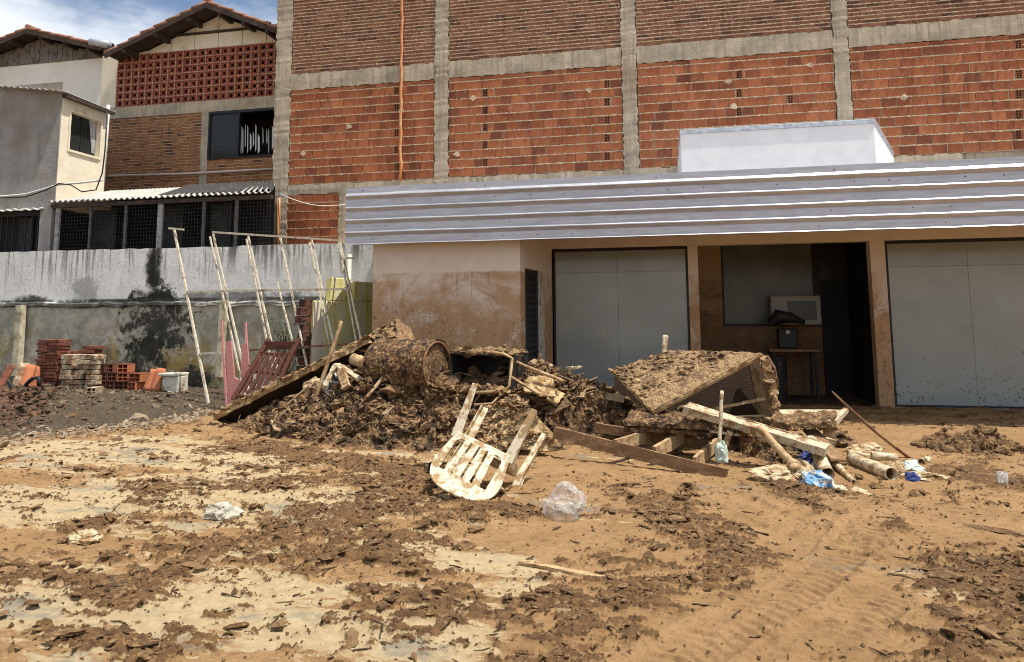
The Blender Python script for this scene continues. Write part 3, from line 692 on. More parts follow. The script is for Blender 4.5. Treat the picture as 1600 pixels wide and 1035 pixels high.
xs0 = onY(183, 120, GHY).x
n = NT('pierced_block'); i = n.island(); c = n.mix(i, (.27, .08, .05), (.40, .13, .08)); c = n.mix(n.mul(n.rng(n.noise(6, 6, .7), .5, .7), .6), c, (.08, .035, .03)); M['cobogo'] = n.done(c, .9)
m = MB(); rows = 7; hgt = (zc1-zc0)/rows; ncol = int(round((gxr-xs0)/(hgt*1.1))); wd = (gxr-xs0)/ncol
for i in range(ncol):
    for j in range(rows):
        x0, z0 = xs0+i*wd, zc0+j*hgt; d = random.uniform(-.006, .006); b = .024
        m.box(x0+.005, x0+b, GHY+d, GHY+.09, z0+.006, z0+hgt-.006); m.box(x0+wd-b, x0+wd-.005, GHY+d, GHY+.09, z0+.006, z0+hgt-.006)
        m.box(x0+b, x0+wd-b, GHY+d, GHY+.09, z0+.006, z0+b); m.box(x0+b, x0+wd-b, GHY+d, GHY+.09, z0+hgt-b, z0+hgt-.006)
        cx, cz = x0+wd/2, z0+hgt/2; R1, R2 = hgt*.40, hgt*.29; vs = []; fs = []
        for k in range(12):
            a = 2*PI*k/12; e = 1.18 if k % 3 == 0 else 1
            vs += [(cx+math.cos(a)*R1*e, GHY+.012+d, cz+math.sin(a)*R1*e), (cx+math.cos(a)*R2, GHY+.012+d, cz+math.sin(a)*R2), (cx+math.cos(a)*R2, GHY+.08, cz+math.sin(a)*R2)]
        for k in range(12):
            q = (k+1) % 12; fs += [(k*3, q*3, q*3+1, k*3+1), (k*3+1, q*3+1, q*3+2, k*3+2)]
        m.add(vs, fs)
m.build('pierced_screen', M['cobogo'], gb)
m = MB()
for i in range(ncol+1): m.box(xs0+i*wd-.006, xs0+i*wd+.006, GHY-.004, GHY+.03, zc0, zc1)
for j in range(rows+1): m.box(xs0, gxr, GHY-.002, GHY+.03, zc0+j*hgt-.006, zc0+j*hgt+.006)
m.build('screen_mortar', M['palemortar'], gb)
m = MB(); m.box(gxl, gxr, GHY+.12, GHY+.16, zc0, zc1+.3); m.box(xcR, gxr, GHY+.9, GHY+1, 3.2, zb0); m.build('inner_dark', M['dark'], gb)
m = MB(); m.box(gxl, xs0-.008, GHY-.01, GHY+.2, zb1, zc1+.05); m.build('corner_pilaster', M['creampaint'], gb)
# window with torn curtain
m = MB(); f = .05
m.box(xcR, gxr, GHY-.03, GHY+.08, wz0, wz0+f); m.box(xcR, gxr, GHY-.03, GHY+.08, wz1-f, wz1+.02)
xm = onY(372, 200, GHY).x
for X in (xcR, xm, gxr-f): m.box(X, X+f, GHY-.028, GHY+.07, wz0+f, wz1-f)
wo = m.build('window', M['blackmetal'], gb)
m = MB(); m.box(xcR+f, xm, GHY+.02, GHY+.03, wz0+f, wz1-f); m.build('pane', M['darkglass'], wo)
m = MB(); r = random.Random(9)
x = onY(377, 200, GHY+.25).x
while x < gxr-.15:
    wdt = r.uniform(.012, .045); za = wz1-.22-r.uniform(.0, .35)*(.5 if x < -10.7 else 1.2); zb_ = wz0+r.uniform(.12, .40)
    if r.random() < .9: m.add([(x, GHY+.22, za), (x+wdt, GHY+.24, za-.08), (x+wdt+.02, GHY+.24, zb_+.1), (x+.02, GHY+.22, zb_)], [(0, 1, 2, 3)])
    x += wdt+r.uniform(.02, .07)*(1 if x < -10.6 else 2)
m.build('torn_curtain', simple('white_cloth', (.8, .8, .78), fine=.05), wo)
# gable triangle
RY = 15.95
rid = onY(322, 4, RY); el = onY(172, 79, RY); er_dir = onY(430, 43, RY)
sl_r = (er_dir.z-rid.z)/(er_dir.x-rid.x); sl_l = (el.z-rid.z)/(el.x-rid.x)
xe = gxr+.0; zr = rid.z+sl_r*(xe-rid.x)
def roofz(x): return rid.z+(sl_l if x < rid.x else sl_r)*(x-rid.x)
m = MB()
for a, b in zip(np.linspace(gxl, gxr, 9)[:-1], np.linspace(gxl, gxr, 9)[1:]):
    ptsT = [(a, GHY+.03, zc1+.006), (b-.02, GHY+.03, zc1+.006), (b-.02, GHY+.03, max(zc1+.01, roofz(b)-.12)), (a, GHY+.03, max(zc1+.01, roofz(a)-.12))]
    if a < rid.x < b: ptsT.insert(3, (rid.x, GHY+.03, rid.z-.12))
    m.prism(ptsT, (0, .06, 0))
m.build('gable_boards', M['creampaint'], gb)
m = MB(); m.box(gxl+1.6, gxr, GHY-.02, GHY+.03, zc1+.42, zc1+.48); m.build('tie_batten', M['darktimber'], gb)
def tiled_roof(parent, rid, xl, xr, sl_l, sl_r, y0, y1, name='roof'):
    m = MB()
    for x0, x1, sl in ((xl, rid.x, sl_l), (rid.x, xr, sl_r)):
        za, zb = rid.z+sl*(x0-rid.x), rid.z+sl*(x1-rid.x)
        m.hexa([(x0, y0+.02, za-.05), (x1, y0+.02, zb-.05), (x1, y1, zb-.05), (x0, y1, za-.05), (x0, y0+.02, za-.02), (x1, y0+.02, zb-.02), (x1, y1, zb-.02), (x0, y1, za-.02)])
    ro = m.build(name, M['darktimber'], parent)
    m = MB()
    for x0, x1, sl in ((xl, rid.x, sl_l), (rid.x, xr, sl_r)):
        za, zb = rid.z+sl*(x0-rid.x), rid.z+sl*(x1-rid.x)
        m.hexa([(x0, y0-.02, za-.15), (x1, y0-.02, zb-.15), (x1, y0+.018, zb-.15), (x0, y0+.018, za-.15), (x0, y0-.02, za-.03), (x1, y0-.02, zb-.03), (x1, y0+.018, zb-.03), (x0, y0+.018, za-.03)])
        for t in (.18, .5, .82):     # purlin ends under the verge
            X = x0+(x1-x0)*t; Z = rid.z+sl*(X-rid.x); m.box(X-.05, X+.05, y0+.02, y0+.75, Z-.22, Z-.06)
    m.build('bargeboard', M['darktimber'], ro)
    m = MB(); r = random.Random(3)
    for x0, x1, sl in ((rid.x, xl, sl_l), (rid.x, xr, sl_r)):
        n_ = int(abs(x1-x0)/.34)
        for i in range(n_):
            xa, xb = x0+(x1-x0)*i/n_, x0+(x1-x0)*(i+1.15)/n_
            za, zb = rid.z+sl*(xa-rid.x), rid.z+sl*(xb-rid.x)
            for c in range(4):
                yy = y0+.04+c*.2+r.uniform(-.02, .02); m.tube([(xa, yy, za+.0+r.uniform(0, .02)), (xb, yy, zb+.045+r.uniform(-.015, .02))], .05+r.uniform(-.008, .008), 8)
    for k in range(6): m.tube([(rid.x, y0+k*.35, rid.z+.06), (rid.x, y0+.4+k*.35, rid.z+.07)], .085, 8)
    m.build('roof_tiles', M['rooftile'], ro, True)
tiled_roof(gb, rid, el.x-.15, gxr+.0, sl_l, sl_r, RY, GHY+5)
m = MB(); m.box(gxl, gxr, GHY+1.05, GHY+5, 2.5, zc1); m.build('rear_volume', M['dark'], gb)
m = MB(); a, b = onY(170, 275, GHY-.08), onY(428, 264, GHY-.08); m.tube([a, a.lerp(b, .5)+Vector((0, 0, -.03)), b], .025, 6); m.build('conduit', M['wire'], gb, True)
# downpipe and cables between the two houses
p = onY(164.5, 230, 14.55); z0, z1 = onY(164.5, 297, 14.55).z, onY(164.5, 165, 14.55).z
m = MB(); m.tube([(p.x, 14.55, z0), (p.x+.02, 14.55, z1)], .04, 8); o = m.build('downpipe', M['wire'], smooth=True); tag(o, 'white downpipe at the corner between stucco house and brick house', 'pipe')
m = MB(); pts = [onY(x, y, 12.9) for x, y in ((-60, 306), (0, 307.5), (40, 304), (75, 294), (90, 289), (125, 286), (160, 282))]
m.tube(pts, .022, 6); o = m.build('cable', M['wire'], smooth=True); tag(o, 'thick white cable sagging across the grey stucco house front', 'cable')
m = MB(); pts = [onY(x, y, 12.86) for x, y in ((-60, 311), (0, 309.5), (40, 308), (70, 298), (92, 287), (110, 289), (128, 300), (150, 297), (160, 270), (164, 235), (168, 175))]
m.tube(pts, .014, 6); o = m.build('cable', M['blackmetal'], smooth=True); tag(o, 'thin black cable drooping and rising beside the downpipe', 'cable')
# ------------------------------------------------------------------ older house far left with boarded gable
oh = thing('old_house', 'white old house with weathered grey board gable and tiled roof at far left', 'house', (-18, 17, 4))
OY = 17.2; ox0, ox1 = -26, onY(172, 120, OY).x
z0 = onY(80, 97, OY).z; zl, zr_ = onY(0, 100, OY).z, onY(168, 94, OY).z
m = MB(); m.box(ox0, ox1, OY, OY+.2, 4, z0); m.build('wall', simple('white_render', (.84, .81, .72), (.70, .65, .55), (.58, .8), 1.2, .9, 30, .2, fine=.05), oh)
RY2 = 16.7; rid2 = onY(42, 45, RY2); l2 = onY(0, 62, RY2); r2 = onY(172, 75, RY2)
s_l, s_r = (l2.z-rid2.z)/(l2.x-rid2.x), (r2.z-rid2.z)/(r2.x-rid2.x)
m = MB(); x = ox0; r = random.Random(2)
while x < ox1-.05:
    b = min(x+r.uniform(.14, .2), ox1); zz = [rid2.z+(s_l if q < rid2.x else s_r)*(q-rid2.x)-.13 for q in (x, b)]
    if min(zz) > z0: 
        y = OY-.02-r.uniform(0, .02); m.prism([(x, y, z0-.02), (b-.012, y, z0-.02), (b-.012, y, zz[1]), (x, y, zz[0])], (0, .03, 0))
    x = b
m.build('gable_boards', M['woodsh'], oh)
m = MB(); m.box(ox0, ox1, OY+.02, OY+.1, z0, z0+.4); m.box(ox0, ox1, OY+.25, OY+5, 3, z0+.1); m.build('inner_dark', M['dark'], oh)
tiled_roof(oh, rid2, rid2.x-3.2, ox1+.1, s_l, s_r, RY2, OY+5)
m = MB(); a, b = onY(142, 66, RY2-.02), onY(170, 70, RY2-.02); m.tube([a, b], .11, 10); m.build('ridge_gutter', M['galv'], oh, True)
# ------------------------------------------------------------------ mud: ground, heap, clods
def G(x, y):
    x = np.asarray(x, float); y = np.asarray(y, float)
    return .18*sstep(y, 8.6, 12.0)*sstep(x, -4.2, -6.2)
# heap outline taken from crest and foot
crest = [(300, 662, 9.6), (345, 655, 9.55), (400, 648, 9.5), (450, 632, 9.45), (500, 608, 9.4), (560, 578, 9.35), (620, 560, 9.3), (700, 575, 9.2), (770, 588, 9.1), (830, 570, 9.05), (880, 580, 8.95), (930, 602, 8.85), (985, 634, 8.7), (1060, 652, 8.5), (1150, 668, 8.35), (1230, 688, 8.2), (1300, 708, 8.0), (1345, 728, 7.8)]
foot = [(280, 672), (345, 674), (430, 690), (560, 704), (650, 707), (760, 706), (860, 704), (920, 694), (1020, 692), (1120, 700), (1190, 722), (1250, 740), (1310, 740), (1350, 734)]
cp = np.array([onY(*c) for c in crest]); fp = np.array([onZ(a, b, 0.0) for a, b in foot])
cx, cyv, cz = cp[:, 0], cp[:, 1], cp[:, 2]
HXL, HXR = cx[0], cx[-1]
def heap_base(x, y):
    x = np.asarray(x, float); y = np.asarray(y, float)
    yf = np.interp(x, fp[:, 0], fp[:, 1]); yc = np.interp(x, cx, cyv); zc = np.interp(x, cx, cz)-.03
    g = G(x, y); zc = np.maximum(zc-g, 0)
    t = (y-yf)/np.maximum(yc-yf, .3)
    up = np.clip(t, 0, 1); rise = np.sin(up*PI/2)**1.15
    back = np.where(t > 1, np.clip(1-(y-yc)/1.25, 0, 1)**.8*.9+.1, 1)
    ends = sstep(x, HXL-.25, HXL+.4)*sstep(x, HXR+.2, HXR-.4)
    return np.where(t < 0, 0, zc*rise*back)*ends
def surf(x, y): return float(G(x, y)+heap_base(x, y))
def hit(px, py, lift=0.0):
    d = ray(px, py); o = Vector((0, 0, EYE)); t = 2.0
    while t < 30:
        p = o+d*t
        if p.z <= surf(p.x, p.y): break
        t += .02
    return p+Vector((0, 0, lift))
def gnd(px, py): return hit(px, py)

# where the thick trodden mud lies (bands of clods) and where the pale silt shows
def band(x, y, pts, wd):
    P = np.array([onZ(a, b, 0)[:2] for a, b in pts]); d = np.full(np.shape(x), 1e9)
    for a, b in zip(P[:-1], P[1:]):
        ab = b-a; t = np.clip(((x-a[0])*ab[0]+(y-a[1])*ab[1])/(ab@ab), 0, 1)
        d = np.minimum(d, np.hypot(x-a[0]-t*ab[0], y-a[1]-t*ab[1]))
    return np.exp(-(d/wd)**2)
def masks(x, y):
    """clod cover, pale silt, dark soil, smooth track"""
    wx = x+.25*fbm(x*.9, y*.9, 0, 31, 3); wy = y+.25*fbm(x*.9, y*.9, 0, 37, 3)
    smooth = np.maximum.reduce([band(wx, wy, [(1000, 1090), (1120, 1000), (1250, 920), (1330, 860), (1330, 800)], .30), band(wx, wy, [(1330, 1090), (1330, 1000), (1280, 930)], .34), band(wx, wy, [(1120, 755), (1200, 800), (1300, 850), (1450, 840), (1650, 800)], .28)*.9,
                        band(wx, wy, [(820, 740), (880, 740), (980, 745)], .5), band(wx, wy, [(1330, 690), (1450, 690), (1700, 690)], .7), band(wx, wy, [(860, 840), (930, 830)], .3)*.8])
    clod = np.maximum.reduce([band(wx, wy, [(960, 765), (1050, 800), (1130, 850), (1170, 905), (1110, 960), (1010, 1000), (940, 1040)], .27)*1.15, band(wx, wy, [(1120, 752), (1190, 775), (1330, 810), (1430, 840)], .17)*1.0, band(wx, wy, [(1250, 765), (1200, 765), (1100, 770)], .2),
                      band(wx, wy, [(380, 700), (560, 725), (650, 760), (600, 800), (480, 830)], .45)*1.05, band(wx, wy, [(0, 905), (90, 900), (160, 930)], .26)*1.2, band(wx, wy, [(180, 960), (250, 915), (330, 860)], .16)*1.1, band(wx, wy, [(60, 1010), (180, 1010), (260, 1034)], .18)*1.1,
                      band(wx, wy, [(420, 880), (600, 870), (760, 800)], .3)*.9, band(wx, wy, [(640, 960), (860, 960), (1000, 940)], .3)*.9, band(wx, wy, [(1450, 870), (1560, 900), (1650, 960)], .35)*.95, band(wx, wy, [(1350, 1034), (1480, 1000), (1600, 1020)], .25), band(wx, wy, [(1500, 745), (1620, 760)], .3)*.8, band(wx, wy, [(160, 830), (260, 765), (480, 760)], .25)*.7])
    n1 = fbm(x*.8, y*2.1, 0, 3, 5); n2 = fbm(x*2.1, y*5.4, 0, 8, 5, .65)
    n4 = fbm(wx*5, wy*11.0, 0, 9, 5, .72)
    cl = np.clip(clod*(.42+.1*sstep(x, -1.5, 0))+n1*.50+n2*.45+n4*1.25-smooth*.72+.045+.10*sstep(x, -.5, 1.5), 0, 1)
    pale = np.maximum.reduce([band(wx, wy, [(-60, 950), (150, 960), (420, 935), (560, 990), (660, 1000)], .35), band(wx, wy, [(-80, 800), (100, 790), (350, 770), (500, 790)], .7)*.85, band(wx, wy, [(0, 705), (200, 700), (400, 720)], .8)*.85, band(wx, wy, [(1380, 900), (1500, 930), (1650, 900)], .24), band(wx, wy, [(1480, 970), (1380, 960)], .18)*.8, band(wx, wy, [(640, 850), (760, 870), (900, 960)], .22)*.7])
    left = sstep(x-.28*(y-3), .2, -1.6)*sstep(y, 9.5, 7)
    pl = np.clip(pale*.55+left*.30+fbm(wx*1.1, wy*4.0, 0, 51, 7, .72)*1.0-.10, 0, 1)*(1-np.clip(smooth, 0, 1)*.7)
    soil = sstep(y-(9.65+(x+6.57)*(-.02 if False else 1.79)), -.25, .25)*sstep(x, -4.6, -5.4)
    return cl, pl, soil, np.clip(smooth, 0, 1)
def track(x, y, pts):
    P = np.array([onZ(a, b, 0)[:2] for a, b in pts]); d = np.full(np.shape(x), 1e9); sd = np.zeros(np.shape(x)); acc = 0.
    for a, b in zip(P[:-1], P[1:]):
        ab = b-a; L = math.hypot(*ab); t = np.clip(((x-a[0])*ab[0]+(y-a[1])*ab[1])/(ab@ab), 0, 1); dx, dy = x-a[0]-t*ab[0], y-a[1]-t*ab[1]
        q = np.hypot(dx, dy); m = q < d; d = np.where(m, q, d); sd = np.where(m, acc+t*L, sd); acc += L
    return d, sd
TRACKS = ([(980, 1075), (1190, 962), (1330, 872), (1372, 800), (1240, 752)], [(1180, 1090), (1330, 980), (1420, 880)], [(1090, 757), (1230, 822), (1420, 872), (1640, 892)], [(-40, 760), (200, 745), (520, 712), (700, 722)], [(-40, 830), (260, 800), (600, 770), (690, 790)])
def ground_detail(x, y):
    cl, pl, soil, sm = masks(x, y)
    wxx = x+.06*pnoise(x*6, y*6, 0, 61); wyy = y+.06*pnoise(x*6, y*6, 0, 63)
    r1 = fbm(wxx*6, wyy*11, 0, 12, 4, .6, True); r2 = fbm(wxx*14, wyy*26, 0, 18, 3, .6, True); r3 = fbm(wxx*32, wyy*48, 0, 19, 2, .6, True)
    thick = sstep(cl, .20, .50)
    z = .02*fbm(x*.8, y*.8, 0, 22, 3)
    z = z+thick*(.004+.017*np.clip(r1+.2, 0, 1.2)+.016*r2+.013*r3)
    z = z+(1-thick)*(.004*r2+.004*fbm(x*3, y*3, 0, 26, 3))
    # scraped and driven streaks in the smooth mud
    z = z+sm*.006*np.sin((x*.8-y*.5+.15*fbm(x, y, 0, 44, 2))*42)*sstep(fbm(x*1.3, y*1.3, 0, 45, 2), -.1, .3)
    for T_ in TRACKS:
        d, sd = track(x+.03*pnoise(x*2, y*2, 0, 111), y, T_); w_ = sstep(d, .15, .11); tr = sstep(np.sin(2*PI*(sd/.085+d*5.5)), -.2, .5)
        fade_ = sstep(fbm(x*1.1, y*1.1, 0, 113, 3), -.45, -.02); z = z+fade_*(w_*(-.010+.014*tr)+.012*np.exp(-((d-.175)/.03)**2)*(1+r2))
    # crumbs and pocks of the drying film
    z = z+.0035*fbm(x*40, y*55, 0, 117, 2, .6, True)+.006*sstep(fbm(x*7, y*12, 0, 119, 4, .65, True), .25, .6)
    z = z+soil*(.02*fbm(x*4, y*4, 0, 71, 4)+.012*r2)
    return z, thick, pl, soil
def grid(x0, x1, y0, y1, dx, dy):
    nx, ny = int(round((x1-x0)/dx))+1, int(round((y1-y0)/dy))+1
    X, Yv = np.meshgrid(np.linspace(x0, x1, nx), np.linspace(y0, y1, ny))
    i = np.arange(nx*ny).reshape(ny, nx)
    Q = np.stack([i[:-1, :-1], i[:-1, 1:], i[1:, 1:], i[1:, :-1]], -1).reshape(-1, 4)
    return X.ravel(), Yv.ravel(), Q
n = NT('flood_mud'); cl, pl, so_ = n.attr('clod'), n.attr('pale'), n.attr('soil')
f1 = n.noise(14, 8, .7); f2 = n.noise(2.2, 7, .65); f3 = n.noise(60, 5, .7)
tan = n.mix(n.rng(f2, .3, .7), (.255, .147, .060), (.335, .200, .090))
tan = n.mix(n.mul(n.rng(f1, .50, .66), .6), tan, (.135, .075, .033))
tan = n.mix(n.mul(n.rng(f3, .54, .66), .65), tan, (.11, .062, .028)); f4 = n.noise(6, 8, .75, n.vscale((1, 2.4, 1))); tan = n.mix(n.mul(n.rng(f4, .55, .68), .5), tan, (.15, .088, .042))
palec = n.mix(n.rng(f1, .3, .7), (.35, .255, .135), (.46, .355, .205))
palec = n.mix(n.mul(n.rng(n.noise(1.3, 8, .72, n.vscale((1, 2, 1))), .53, .64), .8), palec, (.21, .19, .145))
gc = n.mix(n.rng(n.math('ADD', pl, n.mul(n.math('SUBTRACT', n.noise(9, 8, .75, n.vscale((1, 2.2, 1))), .5), .9)), .30, .44), tan, palec)
br = n.mix(n.rng(f1, .3, .7), (.072, .036, .014), (.195, .106, .043))
br = n.mix(n.mul(n.rng(f3, .52, .7), .6), br, (.30, .18, .08))
gc = n.mix(n.rng(n.math('ADD', cl, n.mul(n.math('SUBTRACT', n.noise(18, 8, .75, n.vscale((1, 1.8, 1))), .5), 1.3)), .36, .60), gc, br)
as_ = n.mul(n.rng(n.noise(.75, 7, .62, n.vscale((1, 1.6, 1))), .60, .68), n.rng(cl, .4, .1)); gc = n.mix(n.mul(as_, .7), gc, (.16, .145, .115))
so2 = n.mix(n.rng(f1, .35, .7), (.05, .036, .022), (.10, .072, .044)); so2 = n.mix(n.mul(n.rng(f2, .55, .7), .5), so2, (.15, .105, .06))
gc = n.mix(so_, gc, so2)
M['mud'] = n.done(gc, n.rng(f1, .3, .7, .72, .95), n.bump(n.math('ADD', n.noise(75, 7, .8), n.mul(f1, .7)), .8, .014), 0, .25)
def mudlump(name, a, b, dust, wet=0.):
    n = NT(name); f1 = n.noise(11, 8, .72); i = n.island(); f2 = n.noise(24, 6, .7)
    c = n.mix(n.rng(f1, .3, .7), a, b); c = n.mix(n.mul(n.rng(f2, .50, .61), .85), c, dust)
    c = n.mix(n.mul(n.rng(i, .6, .95), .5), c, dust)
    wt = n.mul(n.rng(n.noise(4.5, 7, .7), .50, .60), wet)  # wet patches, their dark tone also painted in for shadowed pits
    c = n.mix(wt, c, tuple(x*.42 for x in a))
    c = n.mix(n.mul(n.rng(n.noise(45, 5, .7), .54, .68), .6), c, tuple(x*.45 for x in a))
    return n.done(c, n.rng(wt, 0, 1, .9, .55), n.bump(n.math('ADD', n.noise(55, 7, .75), f2), .9, .014), 0, .3)
M['clod'] = mudlump('dried_clod', (.066, .034, .015), (.18, .10, .042), (.31, .19, .085))
M['heapmud'] = mudlump('heap_mud', (.060, .030, .013), (.175, .098, .043), (.42, .265, .13), 1.)
M['crustmud'] = mudlump('crust_mud', (.11, .06, .026), (.26, .15, .066), (.46, .31, .16), .5)

# ground sheet: fine near the camera, one big sheet to the horizon below it
x, y, Q = grid(-5.6, 4.0, 2.3, 5.6, .0092, .0080)
z, thick, pl, soil = ground_detail(x, y)
x6, y6, Q6 = grid(-9.5, 6.0, 5.6, 8.2, .018, .014); z6, th6, pl6, so6 = ground_detail(x6, y6)
x7, y7, Q7 = grid(-9.5, -5.6, 2.3, 5.6, .04, .04); z7, th7, pl7, so7 = ground_detail(x7, y7)
x8, y8, Q8 = grid(4.0, 6.0, 2.3, 5.6, .03, .03); z8, th8, pl8, so8 = ground_detail(x8, y8)
x2, y2, Q2 = grid(-9.5, 6.0, 8.2, 12.7, .031, .030)
z2, th2, pl2, so2_ = ground_detail(x2, y2)
e = sstep(x2, -8.9, -9.5)
V1 = np.stack([x, y, z+G(x, y)], 1); V2 = np.stack([x2, y2, z2+G(x2, y2)], 1)
# stitch: coarse sheet starts 2 mm under the fine one
x3, y3, Q3 = grid(-22, -9.5, -6, 12.7, .12, .1)
z3, th3, pl3, so3 = ground_detail(x3, y3)
x4, y4, Q4 = grid(6.0, 18, -6, 12.7, .12, .1); z4, th4, pl4, so4 = ground_detail(x4, y4)
x5, y5, Q5 = grid(-9.5, 6.0, -6, 2.3, .05, .05); z5, th5, pl5, so5 = ground_detail(x5, y5)
parts = [(x, y, z, Q, thick, pl, soil), (x6, y6, z6, Q6, th6, pl6, so6), (x7, y7, z7, Q7, th7, pl7, so7), (x8, y8, z8, Q8, th8, pl8, so8), (x2, y2, z2, Q2, th2, pl2, so2_), (x3, y3, z3, Q3, th3, pl3, so3), (x4, y4, z4, Q4, th4, pl4, so4), (x5, y5, z5, Q5, th5, pl5, so5)]
VV = []; QQ = []; at = {'clod': [], 'pale': [], 'soil': []}; b = 0
for (xx, yy, zz, qq, t_, p_, s_) in parts:
    VV.append(np.stack([xx, yy, zz+G(xx, yy)], 1)); QQ.append(qq+b); b += len(xx)
    at['clod'].append(t_); at['pale'].append(p_); at['soil'].append(s_)
far = np.array([(-900, -900, -.06), (900, -900, -.06), (900, 900, -.06), (-900, 900, -.06)], float)
VV.append(far); QQ.append(np.array([[0, 1, 2, 3]])+b)
for k in at: at[k].append(np.full(4, .2)); at[k] = np.concatenate(at[k])
ground = np_mesh('ground', np.concatenate(VV), np.concatenate(QQ), M['mud'], smooth=True, attrs=at)
ground['kind'] = 'structure'

# ---- crumpled lumps
def ico(sub):
    import bmesh
    bm = bmesh.new(); bmesh.ops.create_icosphere(bm, subdivisions=sub, radius=1); bm.verts.ensure_lookup_table()
    v = np.array([p.co for p in bm.verts]); f = np.array([[q.index for q in t.verts] for t in bm.faces]); bm.free(); return v, f
IC1, IC2, IC3 = ico(1), ico(2), ico(3)
def variants(ic, k, amp, fr, seed):
    out = []
    for i in range(k):
        v = ic[0]*(1+amp*fbm(ic[0][:, 0]*fr, ic[0][:, 1]*fr, ic[0][:, 2]*fr, seed+i*3, 3, .65, True)[:, None])
        v = v+.22*np.stack([pnoise(ic[0][:, 0]*2.4, ic[0][:, 1]*2.4, ic[0][:, 2]*2.4, seed+90+i*7+j) for j in range(3)], 1)
        out.append(v)
    return np.array(out)
def jagged(ic, k, seed, lo=.45, hi=1.45):
    r = np.random.default_rng(seed); out = []
    for i in range(k):
        v = ic[0]*r.uniform(lo, hi, len(ic[0]))[:, None]+r.normal(0, .10, ic[0].shape); v[:, 2] += .35*np.sin(v[:, 0]*r.uniform(1, 3)+r.uniform(0, 6))
        out.append(v)
    return np.array(out)
LUMPS = variants(IC2, 14, .55, 1.5, 100); CRUMBS = variants(IC1, 10, .4, 1.3, 200); BIG = variants(IC3, 6, .5, 1.6, 300)
CRUM = variants(IC2, 18, .75, 2.2, 500); CRUM = CRUM*np.random.default_rng(4).uniform(.82, 1.18, CRUM.shape[:2])[..., None]
JAG = jagged(IC1, 24, 7); SHARD = jagged(IC1, 24, 9, .3, 1.6)
def rotm(n, tilt):
    a = RNG.uniform(0, 2*PI, n); t = RNG.normal(0, tilt, n); b = RNG.uniform(0, 2*PI, n)
    def rz(a): c, s, o, i = np.cos(a), np.sin(a), np.zeros(n), np.ones(n); return np.stack([np.stack([c, -s, o], -1), np.stack([s, c, o], -1), np.stack([o, o, i], -1)], 1)
    c, s, o, i = np.cos(t), np.sin(t), np.zeros(n), np.ones(n); rx = np.stack([np.stack([i, o, o], -1), np.stack([o, c, -s], -1), np.stack([o, s, c], -1)], 1)
    return rz(b) @ rx @ rz(a)
def lumps(lib, faces, P, size, flat=(.35, .7), tilt=.35, stretch=(.7, 1.5)):
    n = len(P); k = RNG.integers(0, len(lib), n); base = lib[k]
    sc = np.stack([RNG.uniform(*stretch, n), RNG.uniform(.6, 1.1, n), RNG.uniform(*flat, n)], 1)*size[:, None]
    v = base*sc[:, None, :]; R = rotm(n, tilt); v = np.einsum('nij,nvj->nvi', R, v)+P[:, None, :]
    f = faces[None]+(np.arange(n)*lib.shape[1])[:, None, None]
    return v.reshape(-1, 3), f.reshape(-1, 3)
def merge(*vf):
    V = []; Fq = []; b = 0
    for v, f in vf: V.append(v); Fq.append(f+b); b += len(v)
    return np.concatenate(V), np.concatenate(Fq)
def zat(x, y): return ground_detail(x, y)[0]+G(x, y)
N = 120000
x = RNG.uniform(-9.3, 5.8, N); y = 2.4+RNG.random(N)**.9*8.4
cl, pl, soil, sm = masks(x, y)
near_chair = np.hypot(x+1.55, (y-5.55)*1.2) < .42
keep = (RNG.random(N) < np.clip((cl-.16)*1.25, .014, .65)*(1-.85*sm)*np.where(y > 6.5, .55, 1)*np.where(soil > .5, .4, 1)) & (heap_base(x, y) < .02) & ~near_chair
x, y, cl = x[keep], y[keep], cl[keep]
sz = np.clip(RNG.lognormal(-4.5, .52, len(x)), .005, .034)*(.6+.7*np.clip(cl, 0, 1)); zz = zat(x, y)
bg_ = sz > .019
va = merge(lumps(JAG, IC1[1], np.stack([x, y, zz+sz*.1], 1)[~bg_], sz[~bg_], (.2, .6), .3, (.8, 2.4)), lumps(CRUM, IC2[1], np.stack([x, y, zz+sz*.1], 1)[bg_], sz[bg_], (.2, .55), .3, (.8, 2.2)))
N = 70000; x = RNG.uniform(-7, 5, N); y = 2.4+RNG.random(N)*4.6; cl = masks(x, y)[0]
k = RNG.random(N) < np.clip(cl*.9+.05, 0, .7); x, y = x[k], y[k]
OCT = (np.array([(1, 0, 0), (-1, 0, 0), (0, 1, 0), (0, -1, 0), (0, 0, 1), (0, 0, -1)], float), np.array([(0, 2, 4), (2, 1, 4), (1, 3, 4), (3, 0, 4), (2, 0, 5), (1, 2, 5), (3, 1, 5), (0, 3, 5)]))
CHIP = jagged(OCT, 30, 13, .5, 1.5)
vc = lumps(CHIP, OCT[1], np.stack([x, y, zat(x, y)+.002], 1), np.clip(RNG.lognormal(-4.95, .5, len(x)), .003, .02), (.3, .9), .5, (.7, 2.2))
V, Fq = merge(va, vc)
o = np_mesh('mud_clods', V, Fq, M['clod'], smooth=False); tag(o, kind='stuff')

